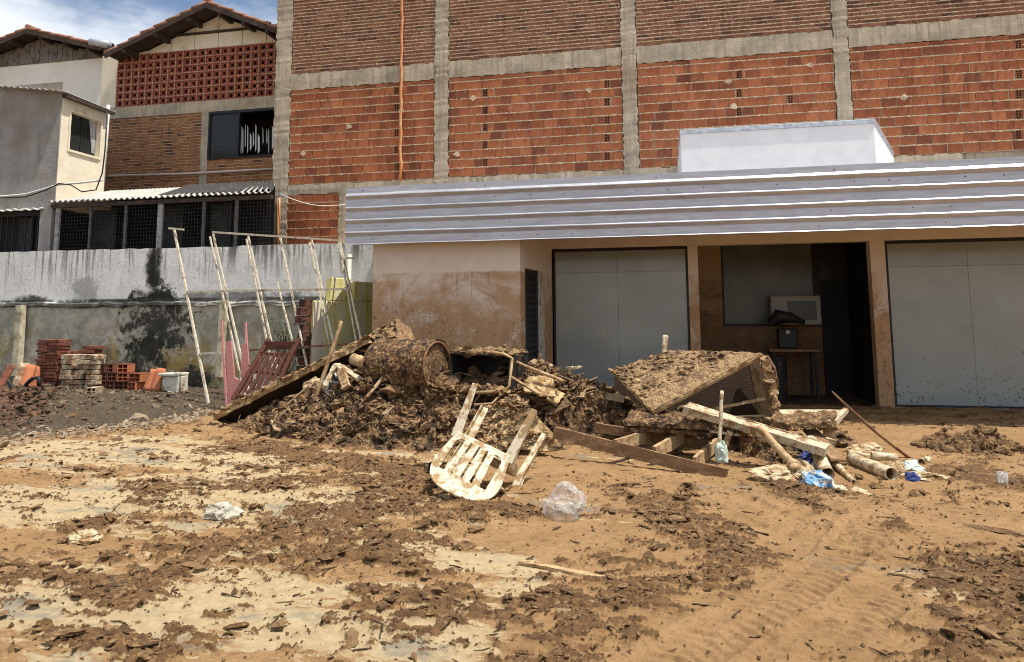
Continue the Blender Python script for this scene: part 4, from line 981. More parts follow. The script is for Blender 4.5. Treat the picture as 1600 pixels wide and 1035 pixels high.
# ---- the heap
x, y, Q = grid(HXL-.3, HXR+.3, 6.6, 10.5, .0135, .0135)
h = heap_base(x, y); edge = sstep(h, .01, .16)
wx = x+.12*pnoise(x*3, y*3, 0, 81); wy = y+.12*pnoise(x*3, y*3, 0, 83)
d = .15*fbm(wx*2.1, wy*2.1, h*2.0, 84, 4, .55)+.10*fbm(wx*5.5, wy*5.5, h*5, 88, 4, .6, True)+.065*fbm(wx*12, wy*12, h*11, 93, 3, .65, True)+.035*fbm(x*28, y*28, h*25, 98, 2, .65, True)-.22*sstep(fbm(wx*2.9, wy*2.9, h*3, 101, 3), .14, .34)-.07
keepv = h > .004
z = G(x, y)+h+d*edge-.012
kq = keepv[Q].all(1); Q = Q[kq]; used = np.unique(Q); re = np.full(len(x), -1); re[used] = np.arange(len(used))
HV = np.stack([x, y, z], 1)[used]
# horizontal crumple so that the surface overhangs
ov = .05*edge[used]
HV[:, 0] += ov*pnoise(HV[:, 0]*7, HV[:, 1]*7, HV[:, 2]*7, 95); HV[:, 1] += ov*1.3*pnoise(HV[:, 0]*7, HV[:, 1]*7, HV[:, 2]*7, 97)
heap = thing('mud_heap', 'big heap of brown mud and rubbish dumped in front of the shop', 'mud heap', (-2.5, 8.6, 0))
np_mesh('mud_mass', HV, re[Q], M['heapmud'], heap, smooth=False)
pr = edge[used]/edge[used].sum()
def on_heap(n_, lo, sg, mn, mx): pk = RNG.choice(len(HV), n_, p=pr); s_ = np.clip(RNG.lognormal(lo, sg, n_), mn, mx); P = HV[pk].copy(); P[:, 2] += s_*.1; return P, s_
P, s = on_heap(4200, -3.75, .5, .012, .065); V1 = lumps(CRUM, IC2[1], P, s, (.25, .8), .9, (.7, 1.8))
P, s = on_heap(22000, -4.45, .45, .006, .026); V2 = lumps(JAG, IC1[1], P, s, (.25, .8), .9, (.7, 1.8))
P, s = on_heap(170, -2.85, .35, .05, .12); V3 = lumps(CRUM, IC2[1], P, s, (.3, .8), .9)
V, Fq = merge(V1, V2, V3); o = np_mesh('mud_lumps', V, Fq, M['heapmud'], heap, smooth=False); o['kind'] = 'stuff'
def crust(name, parent, pts, size, mat=None, tilt=.7, flat=(.25, .6)):
    """dried mud stuck on a surface: lumps centred on the given points"""
    P = np.array(pts); s = np.clip(RNG.lognormal(math.log(size), .45, len(P)), size*.4, size*2.6)
    v, f = lumps(CRUM, IC2[1], P, s, flat, tilt, (.7, 1.9)); o = np_mesh(name, v, f, mat or M['crustmud'], parent, smooth=False); o['kind'] = 'stuff'; return o
def cake(name, parent, quad, nu, nv, amp, cover, seed=0, mat=None, sink=.012):
    q = [np.array(p, float) for p in quad]; u, v = np.meshgrid(np.linspace(0, 1, nu), np.linspace(0, 1, nv)); u, v = u.ravel(), v.ravel()
    P = q[0]*((1-u)*(1-v))[:, None]+q[1]*(u*(1-v))[:, None]+q[2]*(u*v)[:, None]+q[3]*((1-u)*v)[:, None]
    N_ = np.cross(q[1]-q[0], q[3]-q[0]); N_ /= np.linalg.norm(N_); N_ = N_ if N_[2] > 0 else -N_
    x, y, z = P.T; h = .8*fbm(x*2.6, y*2.6, z*2.6, 600+seed, 4, .6)+.55*fbm(x*8, y*8, z*8, 610+seed, 4, .62, True)+.35*fbm(x*24, y*24, z*24, 620+seed, 3, .6, True)+cover
    h = amp*np.maximum(h, 0)**.8*np.where(h > 0, 1, 0)-np.where(h <= 0, sink, 0)
    e = np.minimum(np.minimum(u, 1-u)*nu, np.minimum(v, 1-v)*nv); h = np.where(e < .5, -sink, h)
    P = P+N_[None]*h[:, None]+(amp*.5)*np.stack([pnoise(x*11, y*11, z*11, 630+seed+k) for k in range(3)], 1)*(h > 0)[:, None]
    i = np.arange(nu*nv).reshape(nv, nu); Q = np.stack([i[:-1, :-1], i[:-1, 1:], i[1:, 1:], i[1:, :-1]], -1).reshape(-1, 4)
    Q = Q[(h[Q] > -sink*.5).any(1)]; used = np.unique(Q); re = np.full(len(P), 0); re[used] = np.arange(len(used))
    return np_mesh(name, P[used], re[Q], mat or M['crustmud'], parent, smooth=False)
def on_quad(q, n, bias=None):
    q = [np.array(p) for p in q]; u, v = RNG.random(n), RNG.random(n)
    if bias: u, v = bias(u, v)
    return q[0]*((1-u)*(1-v))[:, None]+q[1]*(u*(1-v))[:, None]+q[2]*(u*v)[:, None]+q[3]*((1-u)*v)[:, None]
tw = MB(); r = random.Random(8)
def twig(c, L, rad, flat):
    a = r.uniform(0, 2*PI); d = Vector((math.cos(a), math.sin(a), r.gauss(0, flat))).normalized(); p = Vector(c); b_ = Vector((r.gauss(0, .12), r.gauss(0, .12), r.gauss(0, .12)*flat*2))*L
    return [p-d*L/2, p+b_, p+d*L/2], [rad, rad*.9, rad*.6]
for k in RNG.choice(len(HV), 210, p=pr): tw.tube(*twig(HV[k]+[0, 0, .02], r.uniform(.10, .50), r.uniform(.004, .013), .45), 6)
M['twig'] = mudlump('muddy_twig', (.12, .07, .035), (.30, .20, .11), (.42, .30, .17)); o = tw.build('twigs', M['twig'], heap); o['kind'] = 'stuff'
tw = MB()
for k in RNG.choice(len(HV), 70, p=pr):
    p = Vector(HV[k]); a = r.uniform(0, 2*PI); d = Vector((math.cos(a), math.sin(a), r.gauss(0, .4)))*r.uniform(.05, .2); tw.bar(p-d+Vector((0, 0, .02)), p+d+Vector((0, 0, .02)), r.uniform(.03, .11), r.uniform(.008, .02), 3, .003, upv=(r.gauss(0, .6), r.gauss(0, .6), 1))
M['scrapwood'] = mudlump('muddy_wood_scrap', (.14, .08, .04), (.38, .26, .14), (.50, .38, .23)); o = tw.build('wood_scraps', M['scrapwood'], heap); o['kind'] = 'stuff'
tw = MB()
for k in range(420):
    yy = 2.5+r.random()**.8*6.3; xx = r.uniform(-.9*yy-.3, .55*yy+.6)
    if heap_base(xx, yy) > .02: continue
    tw.tube(*twig((xx, yy, float(zat(np.array([xx]), np.array([yy]))[0])+.006), r.uniform(.03, .16)*(1 if r.random() < .9 else 1.8), r.uniform(.0025, .007), .06), 5)
tag(tw.build('ground_twigs', mudlump('dark_twig', (.035, .02, .01), (.10, .06, .03), (.25, .16, .08)), origin=(0, 0, 0)), kind='stuff')
# two small heaps on the right
for k, (pa, pb, py_, hh, lab) in enumerate(((1462, 1530, 705, .17, 'small low heap of dark mud clods on the tan ground before the shop sill'), (1505, 1590, 706, .2, 'small heap of mud clods at the right beside the flooded shop, nearest the edge'))):
    a, b_ = onZ(pa, py_, 0), onZ(pb, py_, 0); c = (a+b_)/2; rx = (b_-a).length/2
    n_ = 900; u = RNG.normal(0, .45, n_); v = RNG.normal(0, .45, n_); P = np.stack([c.x+u*rx, c.y+.15+v*.28, hh*np.exp(-(u*u+v*v)*1.6)*RNG.uniform(.5, 1, n_)], 1)
    o = np_mesh('mud_heap', *lumps(CRUM, IC2[1], P, np.clip(RNG.lognormal(-3.8, .45, n_), .010, .055), (.4, .9), .8), M['clod'], smooth=False, origin=(c.x, c.y, 0)); tag(o, lab, 'mud heap')
# ------------------------------------------------------------------ debris materials
def woodmat(name, a, b, mud=(.24, .135, .06), amt=(.5, .62)):
    n = NT(name); g = n.noise(3, 6, .7, n.vscale((6, 30, 30), n.obj())); c = n.mix(n.rng(g, .3, .7), a, b)
    c = n.mix(n.rng(n.noise(7, 7, .7), *amt), c, mud); c = n.mix(n.mul(n.rng(n.noise(26, 5, .7), .58, .68), .7), c, tuple(x*.4 for x in mud))
    return n.done(c, .85, n.bump(n.math('ADD', n.noise(35, 7, .7), g), .5, .012))
M['palewood'] = woodmat('pale_muddy_wood', (.44, .36, .23), (.58, .49, .34), amt=(.48, .6))
M['tanwood'] = woodmat('tan_muddy_wood', (.40, .27, .14), (.50, .35, .19), amt=(.46, .6))
M['brownwood'] = woodmat('dark_wet_wood', (.16, .09, .045), (.26, .15, .075), (.34, .21, .10), (.5, .64))
M['mudboard'] = woodmat('mud_coated_board', (.42, .29, .14), (.54, .40, .22), (.28, .165, .07), (.44, .58))
M['maroon'] = woodmat('maroon_painted_wood', (.07, .024, .016), (.11, .036, .024), (.2, .11, .05), (.58, .7))
M['pink'] = woodmat('pink_painted_wood', (.50, .20, .19), (.58, .27, .25), (.40, .25, .16), (.55, .68))
M['plastic'] = simple('muddy_white_plastic', (.64, .56, .40), (.33, .21, .095), (.45, .58), 11, .5, 30, .15, fine=.06)
M['pvc'] = simple('muddy_pale_tube', (.58, .48, .32), (.30, .19, .09), (.46, .60), 9, .6, 30, .2)
M['cloth'] = simple('muddy_pale_cloth', (.50, .40, .25), (.28, .17, .08), (.44, .58), 12, .9, 30, .5)
M['blue'] = simple('blue_cloth', (.13, .29, .47), (.46, .42, .33), (.48, .58), 16, .8, 40, .3)
M['darkblue'] = simple('dark_blue_plastic', (.04, .06, .20), (.10, .075, .06), (.5, .65), 12, .4)
M['teal'] = simple('pale_green_plastic', (.42, .50, .42), (.5, .42, .28), (.52, .66), 9, .45)
M['galvrod'] = simple('galvanised_rod', (.56, .50, .38), (.24, .15, .08), (.52, .68), 7, .55, 30, .1, .25)
M['blackplastic'] = simple('black_muddy_plastic', (.02, .018, .016), (.14, .08, .04), (.55, .68), 7, .6)
M['ceramic'] = simple('dirty_white_ceramic', (.62, .58, .48), (.25, .18, .1), (.5, .65), 6, .4, fine=.08)
M['leaf'] = simple('weed_leaf', (.055, .10, .02), (.10, .12, .025), (.45, .6), 20, .6)
M['rust'] = simple('rusty_metal', (.16, .08, .04), (.26, .15, .07), (.45, .6), 10, .85)
NOISEV = lambda p, s, k: pnoise(np.array([p[0]*s]), np.array([p[1]*s]), p[2]*s, k)[0]
def one(mb, name, mat, label, cat, group=None, smooth=False, bevel=0):
    return tag(mb.build(name, mat, smooth=smooth, bevel=bevel), label, cat, group)
def Y_(px, py, Y): return onY(px, py, Y)

# ------------------------------------------------------------------ overturned plastic chair
def chair():
    c0 = hit(708, 784)
    t = thing('plastic_chair', 'muddy white plastic armchair lying upside down against the mud heap', 'chair', c0)
    # local frame of the upright chair: x right, y front, z up
    R = Matrix.Rotation(math.radians(20), 3, Vector((0, 1, 0))) @ Matrix.Rotation(math.radians(-30), 3, 'X') @ Matrix.Rotation(PI, 3, 'Y')
    Rz = Matrix.Rotation(math.radians(-9), 3, 'Z'); R = Rz @ R
    K = 1.07; anchor = Vector((0, -.30, .84))
    def T(p): return c0+Vector((0, .0, .06))+R @ ((Vector(p)-anchor)*K)
    def strip(mb, pts, wds, th, side):   # ribbon of given half widths along side vector, thickness along normal
        vs = []; fs = []; k = len(pts)
        for i, p in enumerate(pts):
            p = Vector(p); d = (Vector(pts[min(i+1, k-1)])-Vector(pts[max(i-1, 0)])).normalized(); s_ = Vector(side[i] if isinstance(side, list) else side).normalized(); nn_ = d.cross(s_).normalized()
            for a, b in ((-1, 0), (1, 0), (1, 1), (-1, 1)): vs.append(T(p+s_*(a*wds[i])+nn_*(b*th)))
        for i in range(k-1):
            for j in range(4): fs.append((i*4+j, i*4+(j+1) % 4, (i+1)*4+(j+1) % 4, (i+1)*4+j))
        fs += [(3, 2, 1, 0), tuple((k-1)*4+j for j in range(4))]
        mb.add(vs, fs)
    def by(z): return -.205-(z-.42)*.23   # recline of the back
    # moulded back: one curved shell with slots cut through it and a rolled top rail
    nu, nv = 110, 80; z0b, z1b = .40, .85; vs = []; fs = []
    def hw(v): return (.232+.05*min(1, v/.5))*(1-max(0., (v-.52)/.482)**2.6)**.42
    for j in range(nv+1):
        v = j/nv
        for i in range(nu+1):
            q = 2*i/nu-1; x = q*hw(v); z = z0b+(z1b-z0b)*v
            y = by(z)-.05*(1-(x/.285)**2)+.012-.035*max(0, (v-.8)/.2)**2
            vs.append(T((x, y, z)))
    for j in range(nv):
        for i in range(nu):
            v = (j+.5)/nv; q = 2*(i+.5)/nu-1; x = abs(q*hw(v)); k_ = 1+.30*v
            e = .085 if x < .10*k_ else .12
            slot = .09 < v < .70 and (x < .008*k_ or .060*k_ < x < .077*k_ or .128*k_ < x < min(.155+.5*(v-.05), .205, hw(v)-.045))
            if not slot: fs.append((j*(nu+1)+i, j*(nu+1)+i+1, (j+1)*(nu+1)+i+1, (j+1)*(nu+1)+i))
    m = MB(); m.add(vs, fs); o = m.build('backrest', M['plastic'], t, True); sm_ = o.modifiers.new('s', 'SOLIDIFY'); sm_.thickness = .012; sm_.offset = 0
    ed_ = []
    for j in range(8, nv+1): ed_.append(vs[j*(nu+1)])
    for j in range(nv, 7, -1): ed_.append(vs[j*(nu+1)+nu])
    m = MB(); m.tube(ed_, .011, 8); m.build('rolled_edge', M['plastic'], o, True)
    m = MB(); strip(m, [(x, by(.43)-.02+.35*x*x, .425) for x in (-.235, -.12, 0, .12, .235)], [.035]*5, .016, (0, 0, 1)); m.build('lower_rail', M['plastic'], t, bevel=.006)
    m = MB(); strip(m, [(0, .22, .40), (0, .2, .43), (0, 0, .425), (0, -.2, .415)], [.22, .225, .225, .215], .014, (1, 0, 0)); strip(m, [(0, .225, .43), (0, .235, .37)], [.22, .215], .012, (1, 0, 0))
    for sx in (-1, 1): strip(m, [(sx*.222, .21, .40), (sx*.222, -.2, .39)], [.035, .035], .012, (0, 0, 1))
    m.build('seat', M['plastic'], t, bevel=.005)
    for sx in (-1, 1):
        m = MB(); pts = [(sx*.235, by(.43)+.01, .44), (sx*.255, -.245, .2), (sx*.272, -.285, 0)]
        strip(m, pts, [.042, .034, .024], .012, (1, 0, 0)); strip(m, [(p[0]+sx*.036*(1-.3*i), p[1]+.03, p[2]) for i, p in enumerate(pts)], [.034, .03, .024], .012, (0, 1, 0)); m.build('leg', M['plastic'], t, bevel=.005)
        m = MB(); pts = [(sx*.285, .215, .63), (sx*.272, .225, .4), (sx*.285, .265, 0)]
        strip(m, pts, [.038, .038, .024], .012, (1, 0, 0)); strip(m, [(p[0]+sx*.03, p[1]-.03, p[2]) for p in pts], [.032, .032, .022], .012, (0, 1, 0)); m.build('leg', M['plastic'], t, bevel=.005)
        m = MB(); strip(m, [(sx*.285, by(.64)+.03, .645), (sx*.30, -.05, .655), (sx*.298, .12, .65), (sx*.287, .225, .625)], [.024, .03, .032, .03], .016, (1, 0, 0)); m.build('armrest', M['plastic'], t, bevel=.005)
chair()
m = MB(); a, b = hit(662, 745), hit(690, 765)
lp = [(hit(664+i*6, 738+(i % 3)*5)+Vector((0, .05, .03))) for i in range(5)]
m.tube([lp[0]+Vector((0, 0, .02)), lp[1], lp[2]+Vector((0, 0, .05)), lp[3], lp[4]], [.03, .05, .06, .05, .03], 8, jit=.3); one(m, 'rag', M['blackplastic'], 'black muddy rag on the ground behind the left side of the plastic chair', 'rag')

# clear bag
_ics = {}
def ICS(k):
    if k not in _ics: _ics[k] = ico(k)
    return _ics[k]
def crumple(name, mat, c, size, label, cat, seed=0, amp=.35, group=None, fr=1.6, sub=None, smooth=True, rot=0):
    sub = sub or 4; v, f = (q_.copy() for q_ in ICS(sub))
    d = fbm(v[:, 0]*fr, v[:, 1]*fr, v[:, 2]*fr, 400+seed, 4, .62, True); w3 = [pnoise(v[:, 0]*1.3, v[:, 1]*1.3, v[:, 2]*1.3, 700+seed*3+k) for k in range(3)]
    v = v*(1+amp*d)[:, None]; v = (v+.45*np.stack(w3, 1))*np.array(size); v[:, 2] = np.maximum(v[:, 2], -size[2]*.72)
    v[:, 2] -= v[:, 2].min(); cs, sn = math.cos(rot), math.sin(rot); v = np.stack([v[:, 0]*cs-v[:, 1]*sn, v[:, 0]*sn+v[:, 1]*cs, v[:, 2]], 1)
    v += np.array(c); o = np_mesh(name, v, f, mat, smooth=smooth, origin=tuple(c)); return tag(o, label, cat, group)
n = NT('clear_plastic_film'); tr = n.new('ShaderNodeBsdfTransparent'); tr.inputs[0].default_value = (.93, .93, .93, 1); mx = n.new('ShaderNodeMixShader')
fr = n.new('ShaderNodeLayerWeight'); fr.inputs[0].default_value = .5
n.done((.78, .77, .76), .12, n.bump(n.noise(24, 6, .7), .9, .02), 0, .8)
n.put(mx.inputs[0], n.math('ADD', n.rng(n.noise(14, 6, .7), .45, .75, .10, .42), n.mul(fr.outputs['Facing'], .38))); n.put(mx.inputs[1], tr.outputs[0]); n.put(mx.inputs[2], n.b.outputs[0]); n.put(n.out.inputs[0], mx.outputs[0]); M['film'] = n.mat
c = hit(880, 812); crumple('plastic_bag', M['film'], c+Vector((.0, 0, 0)), (.125, .10, .125), 'clear crumpled plastic bag lying on the tan mud in front of the chair', 'bag', 1, .30, fr=1.5, sub=4, smooth=False)
c = hit(131, 848); crumple('plastic_bag', M['cloth'], c, (.085, .06, .04), 'small crumpled white bag half buried in the mud at left foreground', 'bag', 2, .5, fr=2.2, smooth=False)
c = hit(346, 812); crumple('plastic_bag', simple('grey_plastic_film', (.42, .39, .31), (.2, .15, .1), (.5, .65), 8, .5), c, (.10, .08, .055), 'greyish crumpled bag stuck in the mud left of the plastic chair', 'bag', 3, .5, fr=1.9, smooth=False)
c = hit(284, 676)
# lath on the ground
a, b = hit(812, 884), hit(981, 917); m = MB(); m.bar(a+Vector((0, 0, .022)), b+Vector((0, 0, .016)), .035, .022, 14, .004); one(m, 'wooden_lath', M['tanwood'], 'single thin wooden lath lying on the mud in the centre foreground', 'lath')
a, b = hit(1505, 824), hit(1640, 850); m = MB(); m.tube([a+Vector((0, 0, .01)), a.lerp(b, .5)+Vector((0, 0, .02)), b+Vector((0, 0, .01))], .018, 7, jit=.3); one(m, 'stick', M['brownwood'], 'dark wet stick on the mud at the right edge of the ground', 'stick')
a, b = hit(1425, 698), hit(1500, 706); m = MB(); m.bar(a+Vector((0, 0, .03)), b+Vector((0, 0, .03)), .06, .03, 8, .005); one(m, 'wooden_lath', M['brownwood'], 'dark lath lying in front of the small mud heap on the right', 'lath')

# ------------------------------------------------------------------ leaning metal frame (two layers of galvanised rods)
fr_ = thing('rod_trellis', 'tall rusty galvanised rod frame leaning over beside the stained wall', 'metal frame', hit(330, 640))
YT, YBm = 11.35, 10.45
def rod(mb, pa, pb, ya, yb, wd=.026): mb.bar(Y_(*pa, ya), Y_(*pb, yb), wd, wd, 1, upv=(0, 1, 0))
tops = [((272, 358), (328, 642)), ((333, 366), (392, 625)), ((388, 370), (447, 640)), ((438, 372), (496, 652)), ((487, 375), (540, 626)), ((531, 376), (566, 540))]
for k, (a, b) in enumerate(tops):
    m = MB(); yb = YBm if k < 1 else YT-.9*(b[1]-360)/285; rod(m, a, b, YT, yb, .034 if k == 0 else .028); m.build('upright', M['galvrod'], fr_)
    if k in (1, 2, 3, 4, 5):
        m = MB(); dx = (-5, 0, -5, 0, 4)[k-1]; rod(m, (a[0]-3+dx*.4, a[1]+(4 if k != 3 else 70)), (b[0]-9, b[1]-4), YT+.16, yb+.16, .024); m.build('upright', M['galvrod'], fr_)
for pa, pb, y in (((332, 363), (533, 376), YT), ((292, 456), (546, 452), YT-.30), ((264, 357), (287, 359), YT), ((527, 375), (543, 382), YT+.1), ((312, 553), (350, 551), YT-.6), ((385, 548), (560, 537), YT-.55), ((538, 403), (552, 404), YT)):
    m = MB(); rod(m, pa, pb, y-.06, y-.06, .034); m.build('rail', M['galvrod'] if pa[0] != 385 else M['rust'], fr_)
# ------------------------------------------------------------------ maroon slatted chair frame and pink boards
mc = thing('slatted_bench', 'maroon wooden slatted bench tipped up on its end before the metal frame', 'bench', hit(410, 640))
q = [Y_(366, 622, 9.75), Y_(420, 634, 9.75), Y_(462, 540, 10.2), Y_(415, 540, 10.2)]   # lower-left, lower-right, upper-right, upper-left
def qp(u, v): return (q[0]*(1-u)+q[1]*u)*(1-v)+(q[3]*(1-u)+q[2]*u)*v
for u in (0, 1):
    m = MB(); m.bar(qp(u, -.04), qp(u, 1.12), .07, .05, 6, .003, upv=(0, 1, 0)); m.build('side_rail', M['maroon'], mc)
for v in (.05, .5, .84, 1.0):
    m = MB(); m.bar(qp(0, v), qp(1, v), .04 if v < .9 else .12, .05, 4, .003, upv=(0, 1, 0)); m.build('crossbar', M['maroon'], mc)
m = MB()
for k in range(1, 6): u = k/6; m.bar(qp(u, .06)+Vector((0, -.03, 0)), qp(u, .84)+Vector((0, -.03, 0)), .055, .018, 6, .003, upv=(0, 1, 0))
m.build('slats', M['maroon'], mc)
for (pa, pb) in (((398, 585), (399, 618)), ((452, 592), (455, 620))):
    m = MB(); m.bar(Y_(*pa, 9.9), Y_(pb[0], pb[1], 9.9), .045, .04, 2, .003, upv=(0, 1, 0)); m.build('leg', M['galvrod'], mc)
for k, (poly, y, lab) in enumerate(([[(352, 536), (361, 533), (366, 590), (373, 594), (366, 632), (356, 634)], 10.0, 'pink painted board with a notched edge standing behind the maroon bench, leftmost'], [[(377, 538), (386, 536), (389, 570), (382, 592), (377, 590)], 10.1, 'shorter pink painted board standing between the bench and the metal frame'])):
    m = MB(); m.prism([Y_(a, b, y) for a, b in poly][::-1], (0, .03, 0)); one(m, 'pink_board', M['pink'], lab, 'board', bevel=.004)
for pa, pb, lab in (((346, 500), (354, 634), 'thin pinkish post standing at the left of the pink boards'), ((384, 504), (388, 590), 'thin pinkish post standing behind the shorter pink board')):
    m = MB(); m.bar(Y_(*pa, 10.2), Y_(*pb, 10.1), .026, .026, 3, .003, upv=(0, 1, 0)); one(m, 'thin_post', M['pink'], lab, 'post')
# weed against the wall
wd_ = thing('weed', 'green weed growing at the wall behind the metal frame', 'weed', Y_(446, 575, 12.1)); r = random.Random(5); st_ = MB(); lf = MB(); g0 = Y_(446, 590, 12.1)
for k in range(26):
    p = Y_(r.gauss(442, 14), r.gauss(528, 17), 12.0+r.uniform(-.15, .15)); mid = g0.lerp(p, .5)+Vector((r.uniform(-.1, .1), 0, .1)); st_.tube([g0+Vector((r.uniform(-.1, .1), 0, 0)), mid, p], [.008, .006, .003], 5)
    for j in range(9):
        c = mid.lerp(p, r.uniform(.2, 1.15))+Vector((r.uniform(-.07, .07), r.uniform(-.07, .07), r.uniform(-.06, .06))); a = Vector((r.gauss(0, 1), r.gauss(0, 1), r.gauss(0, .6))).normalized(); b = a.orthogonal().normalized(); L = r.uniform(.03, .06)
        lf.add([c, c+a*L*.5+b*L*.3, c+a*L, c+a*L*.5-b*L*.3], [(0, 1, 2, 3)])
st_.build('stems', M['darktimber'], wd_); lf.build('foliage', M['leaf'], wd_)

# ------------------------------------------------------------------ things in and on the heap
# long dark board up the left flank
a, b = Y_(334, 654, 9.05), Y_(578, 532, 9.3); m = MB(); dn_ = Vector((.12, .75, -.42)); N_ = 26; vs = []; fs = []
for i in range(N_+1):
    p = a.lerp(b, i/N_); w_ = .02*math.sin(i*1.3)+random.uniform(-.012, .012); p = p+Vector((0, 0, w_)); vs += [p, p+dn_, p+dn_+Vector((0, .02, .035)), p+Vector((0, .03, .04))]
for i in range(N_):
    for j in range(4): fs.append((i*4+j, i*4+(j+1) % 4, (i+1)*4+(j+1) % 4, (i+1)*4+j))
M['shadewood'] = woodmat('shaded_wood', (.035, .02, .011), (.06, .035, .018), (.12, .07, .03), (.6, .72))  # near-black wood: shade of underside and wardrobe interior painted into the colour
m.add(vs, fs); bo = one(m, 'leaning_board', M['shadewood'], 'long dark mud covered board sloping up the left side of the heap', 'board')
m = MB(); m.bar(a+Vector((0, -.01, .02)), b+Vector((0, -.01, .02)), .06, .09, 26, .018, upv=(0, 0, 1)); m.build('edge_strip', M['mudboard'], bo)
crust('mud_crust', bo, [a.lerp(b, t)+Vector((0, RNG.uniform(-.04, .15), .05)) for t in RNG.random(260)], .018)
# crumpled sheet on the crest
def cloth_sheet(name, quad, nu, nv, amp, mat, label, cat, fr=3, seed=0, th=.01):
    q = [np.array(p) for p in quad]; u, v = np.meshgrid(np.linspace(0, 1, nu), np.linspace(0, 1, nv)); u, v = u.ravel(), v.ravel()
    P = q[0]*((1-u)*(1-v))[:, None]+q[1]*(u*(1-v))[:, None]+q[2]*(u*v)[:, None]+q[3]*((1-u)*v)[:, None]
    for k in range(3): P[:, k] += amp*fbm(u*fr, v*fr, k*3.3, 500+seed+k, 4, .55, k == 1)
    i = np.arange(nu*nv).reshape(nv, nu); Q = np.stack([i[:-1, :-1], i[:-1, 1:], i[1:, 1:], i[1:, :-1]], -1).reshape(-1, 4)
    c = P.mean(0); c[2] = P[:, 2].min(); o = np_mesh(name, P, Q, mat, smooth=False, origin=tuple(c)); s_ = o.modifiers.new('s', 'SOLIDIFY'); s_.thickness = th
    return tag(o, label, cat)
cloth_sheet('crumpled_sheet', [Y_(548, 552, 9.3), Y_(622, 540, 9.2), Y_(620, 498, 9.6), Y_(578, 520, 9.7)], 46, 36, .10, M['heapmud'], 'crumpled mud soaked sheet folded over the top of the heap', 'sheet', 3.5, 1)
cloth_sheet('crumpled_sheet', [Y_(620, 537, 9.25), Y_(652, 537, 9.25), Y_(640, 512, 9.5), Y_(618, 497, 9.6)], 20, 20, .03, M['brownwood'], 'dark flap of board standing at the very top of the heap', 'sheet', 3.5, 5, .02)
# barrel
bt = thing('barrel', 'mud caked metal barrel lying on its side on top of the heap', 'barrel', Y_(640, 590, 8.9))
A_, B_ = Y_(592, 572, 8.75), Y_(683, 573, 8.5); ax = (B_-A_).normalized(); L = (B_-A_).length; Rr = .29
m = MB(); ks = np.linspace(0, 1, 22); m.tube([A_+ax*(L*k) for k in ks], [Rr*(1+.02*math.sin(k*40)) for k in ks], 36, jit=.035, caps=False); m.build('drum', M['mudboard'], bt, True)
m = MB(); m.tube([B_-ax*.03, B_-ax*.02], [Rr*.97, Rr*.97], 36); m.build('end_plate', M['heapmud'], bt)
for e_ in (0, L): 
    m = MB(); u_ = ax.orthogonal().normalized(); w_ = ax.cross(u_); m.tube([A_+ax*e_+(u_*math.cos(k)+w_*math.sin(k))*Rr*1.02 for k in np.linspace(0, 2*PI, 37)], .018, 6, caps=False); m.build('rim', M['rust'], bt, True)
pts = []
for k in range(330):
    a = RNG.uniform(.2, 2.4); u_ = ax.cross(Vector((0, 0, 1))).normalized(); pts.append(A_+ax*(L*RNG.random())+(u_*math.cos(a)+Vector((0, 0, 1))*math.sin(a))*Rr)
def barrel_cake():
    nu, nv = 130, 90; u, v = np.meshgrid(np.linspace(0, 1, nu), np.linspace(-1.2, 3.6, nv)); u, v = u.ravel(), v.ravel()
    e1 = np.array(ax.cross(Vector((0, 0, 1))).normalized()); e2 = np.array(Vector(e1).cross(ax).normalized()); e2 = e2 if e2[2] > 0 else -e2
    D = e1[None]*np.cos(v)[:, None]+e2[None]*np.sin(v)[:, None]; P = np.array(A_)[None]+np.array(ax)[None]*(u*L)[:, None]+D*Rr; x, y, z = P.T
    h = .8*fbm(x*3, y*3, z*3, 650, 4, .6)+.6*fbm(x*9, y*9, z*9, 655, 4, .62, True)+.3*fbm(x*26, y*26, z*26, 660, 3, .6, True)+.22
    P = P+D*np.where(h > 0, .05*np.maximum(h, 0)**.8, -.02)[:, None]; i = np.arange(nu*nv).reshape(nv, nu); Q = np.stack([i[:-1, :-1], i[:-1, 1:], i[1:, 1:], i[1:, :-1]], -1).reshape(-1, 4)
    return np_mesh('mud_crust', P, Q, M['heapmud'], bt, smooth=False)
barrel_cake()
P = []
for k in range(420):
    t = RNG.random(); P.append((A_.x+(B_.x-A_.x)*(t*1.25-.1), A_.y-.30-.12*RNG.random(), A_.z-.30+.22*RNG.random()*RNG.random()))
crust('mud_lumps', heap, P, .024, M['heapmud'])

# black open crate with a bent metal rim
bc = thing('open_cabinet', 'open black cabinet carcass with bent metal rim stuck in the heap', 'cabinet', Y_(750, 600, 8.8))
f = [Y_(703, 607, 8.5), Y_(793, 610, 8.3), Y_(797, 556, 8.4), Y_(703, 552, 8.6)]; dpt = Vector((.12, .55, .0))
m = MB()
for a, b in ((0, 1), (1, 2), (2, 3), (3, 0)): m.slab([f[a], f[b], f[b]+dpt, f[a]+dpt], .012)
m.slab([p+dpt for p in f], .012); m.build('carcass', M['blackplastic'], bc)
m = MB(); m.tube([f[3]+Vector((.35, -.02, .03)), f[2]+Vector((-.06, -.02, .015)), f[2]+Vector((.03, -.02, -.03)), f[1]+Vector((.03, -.03, .05)), f[1]+Vector((-.03, -.05, 0)), f[1]+Vector((-.42, -.1, -.03))], .017, 8, jit=.2); m.tube([f[1]+Vector((-.05, -.06, -.03)), f[1]+Vector((-.15, -.15, -.14)), f[1]+Vector((-.35, -.2, -.15))], .014, 7, jit=.2); m.build('metal_rim', M['mudboard'], bc, True)
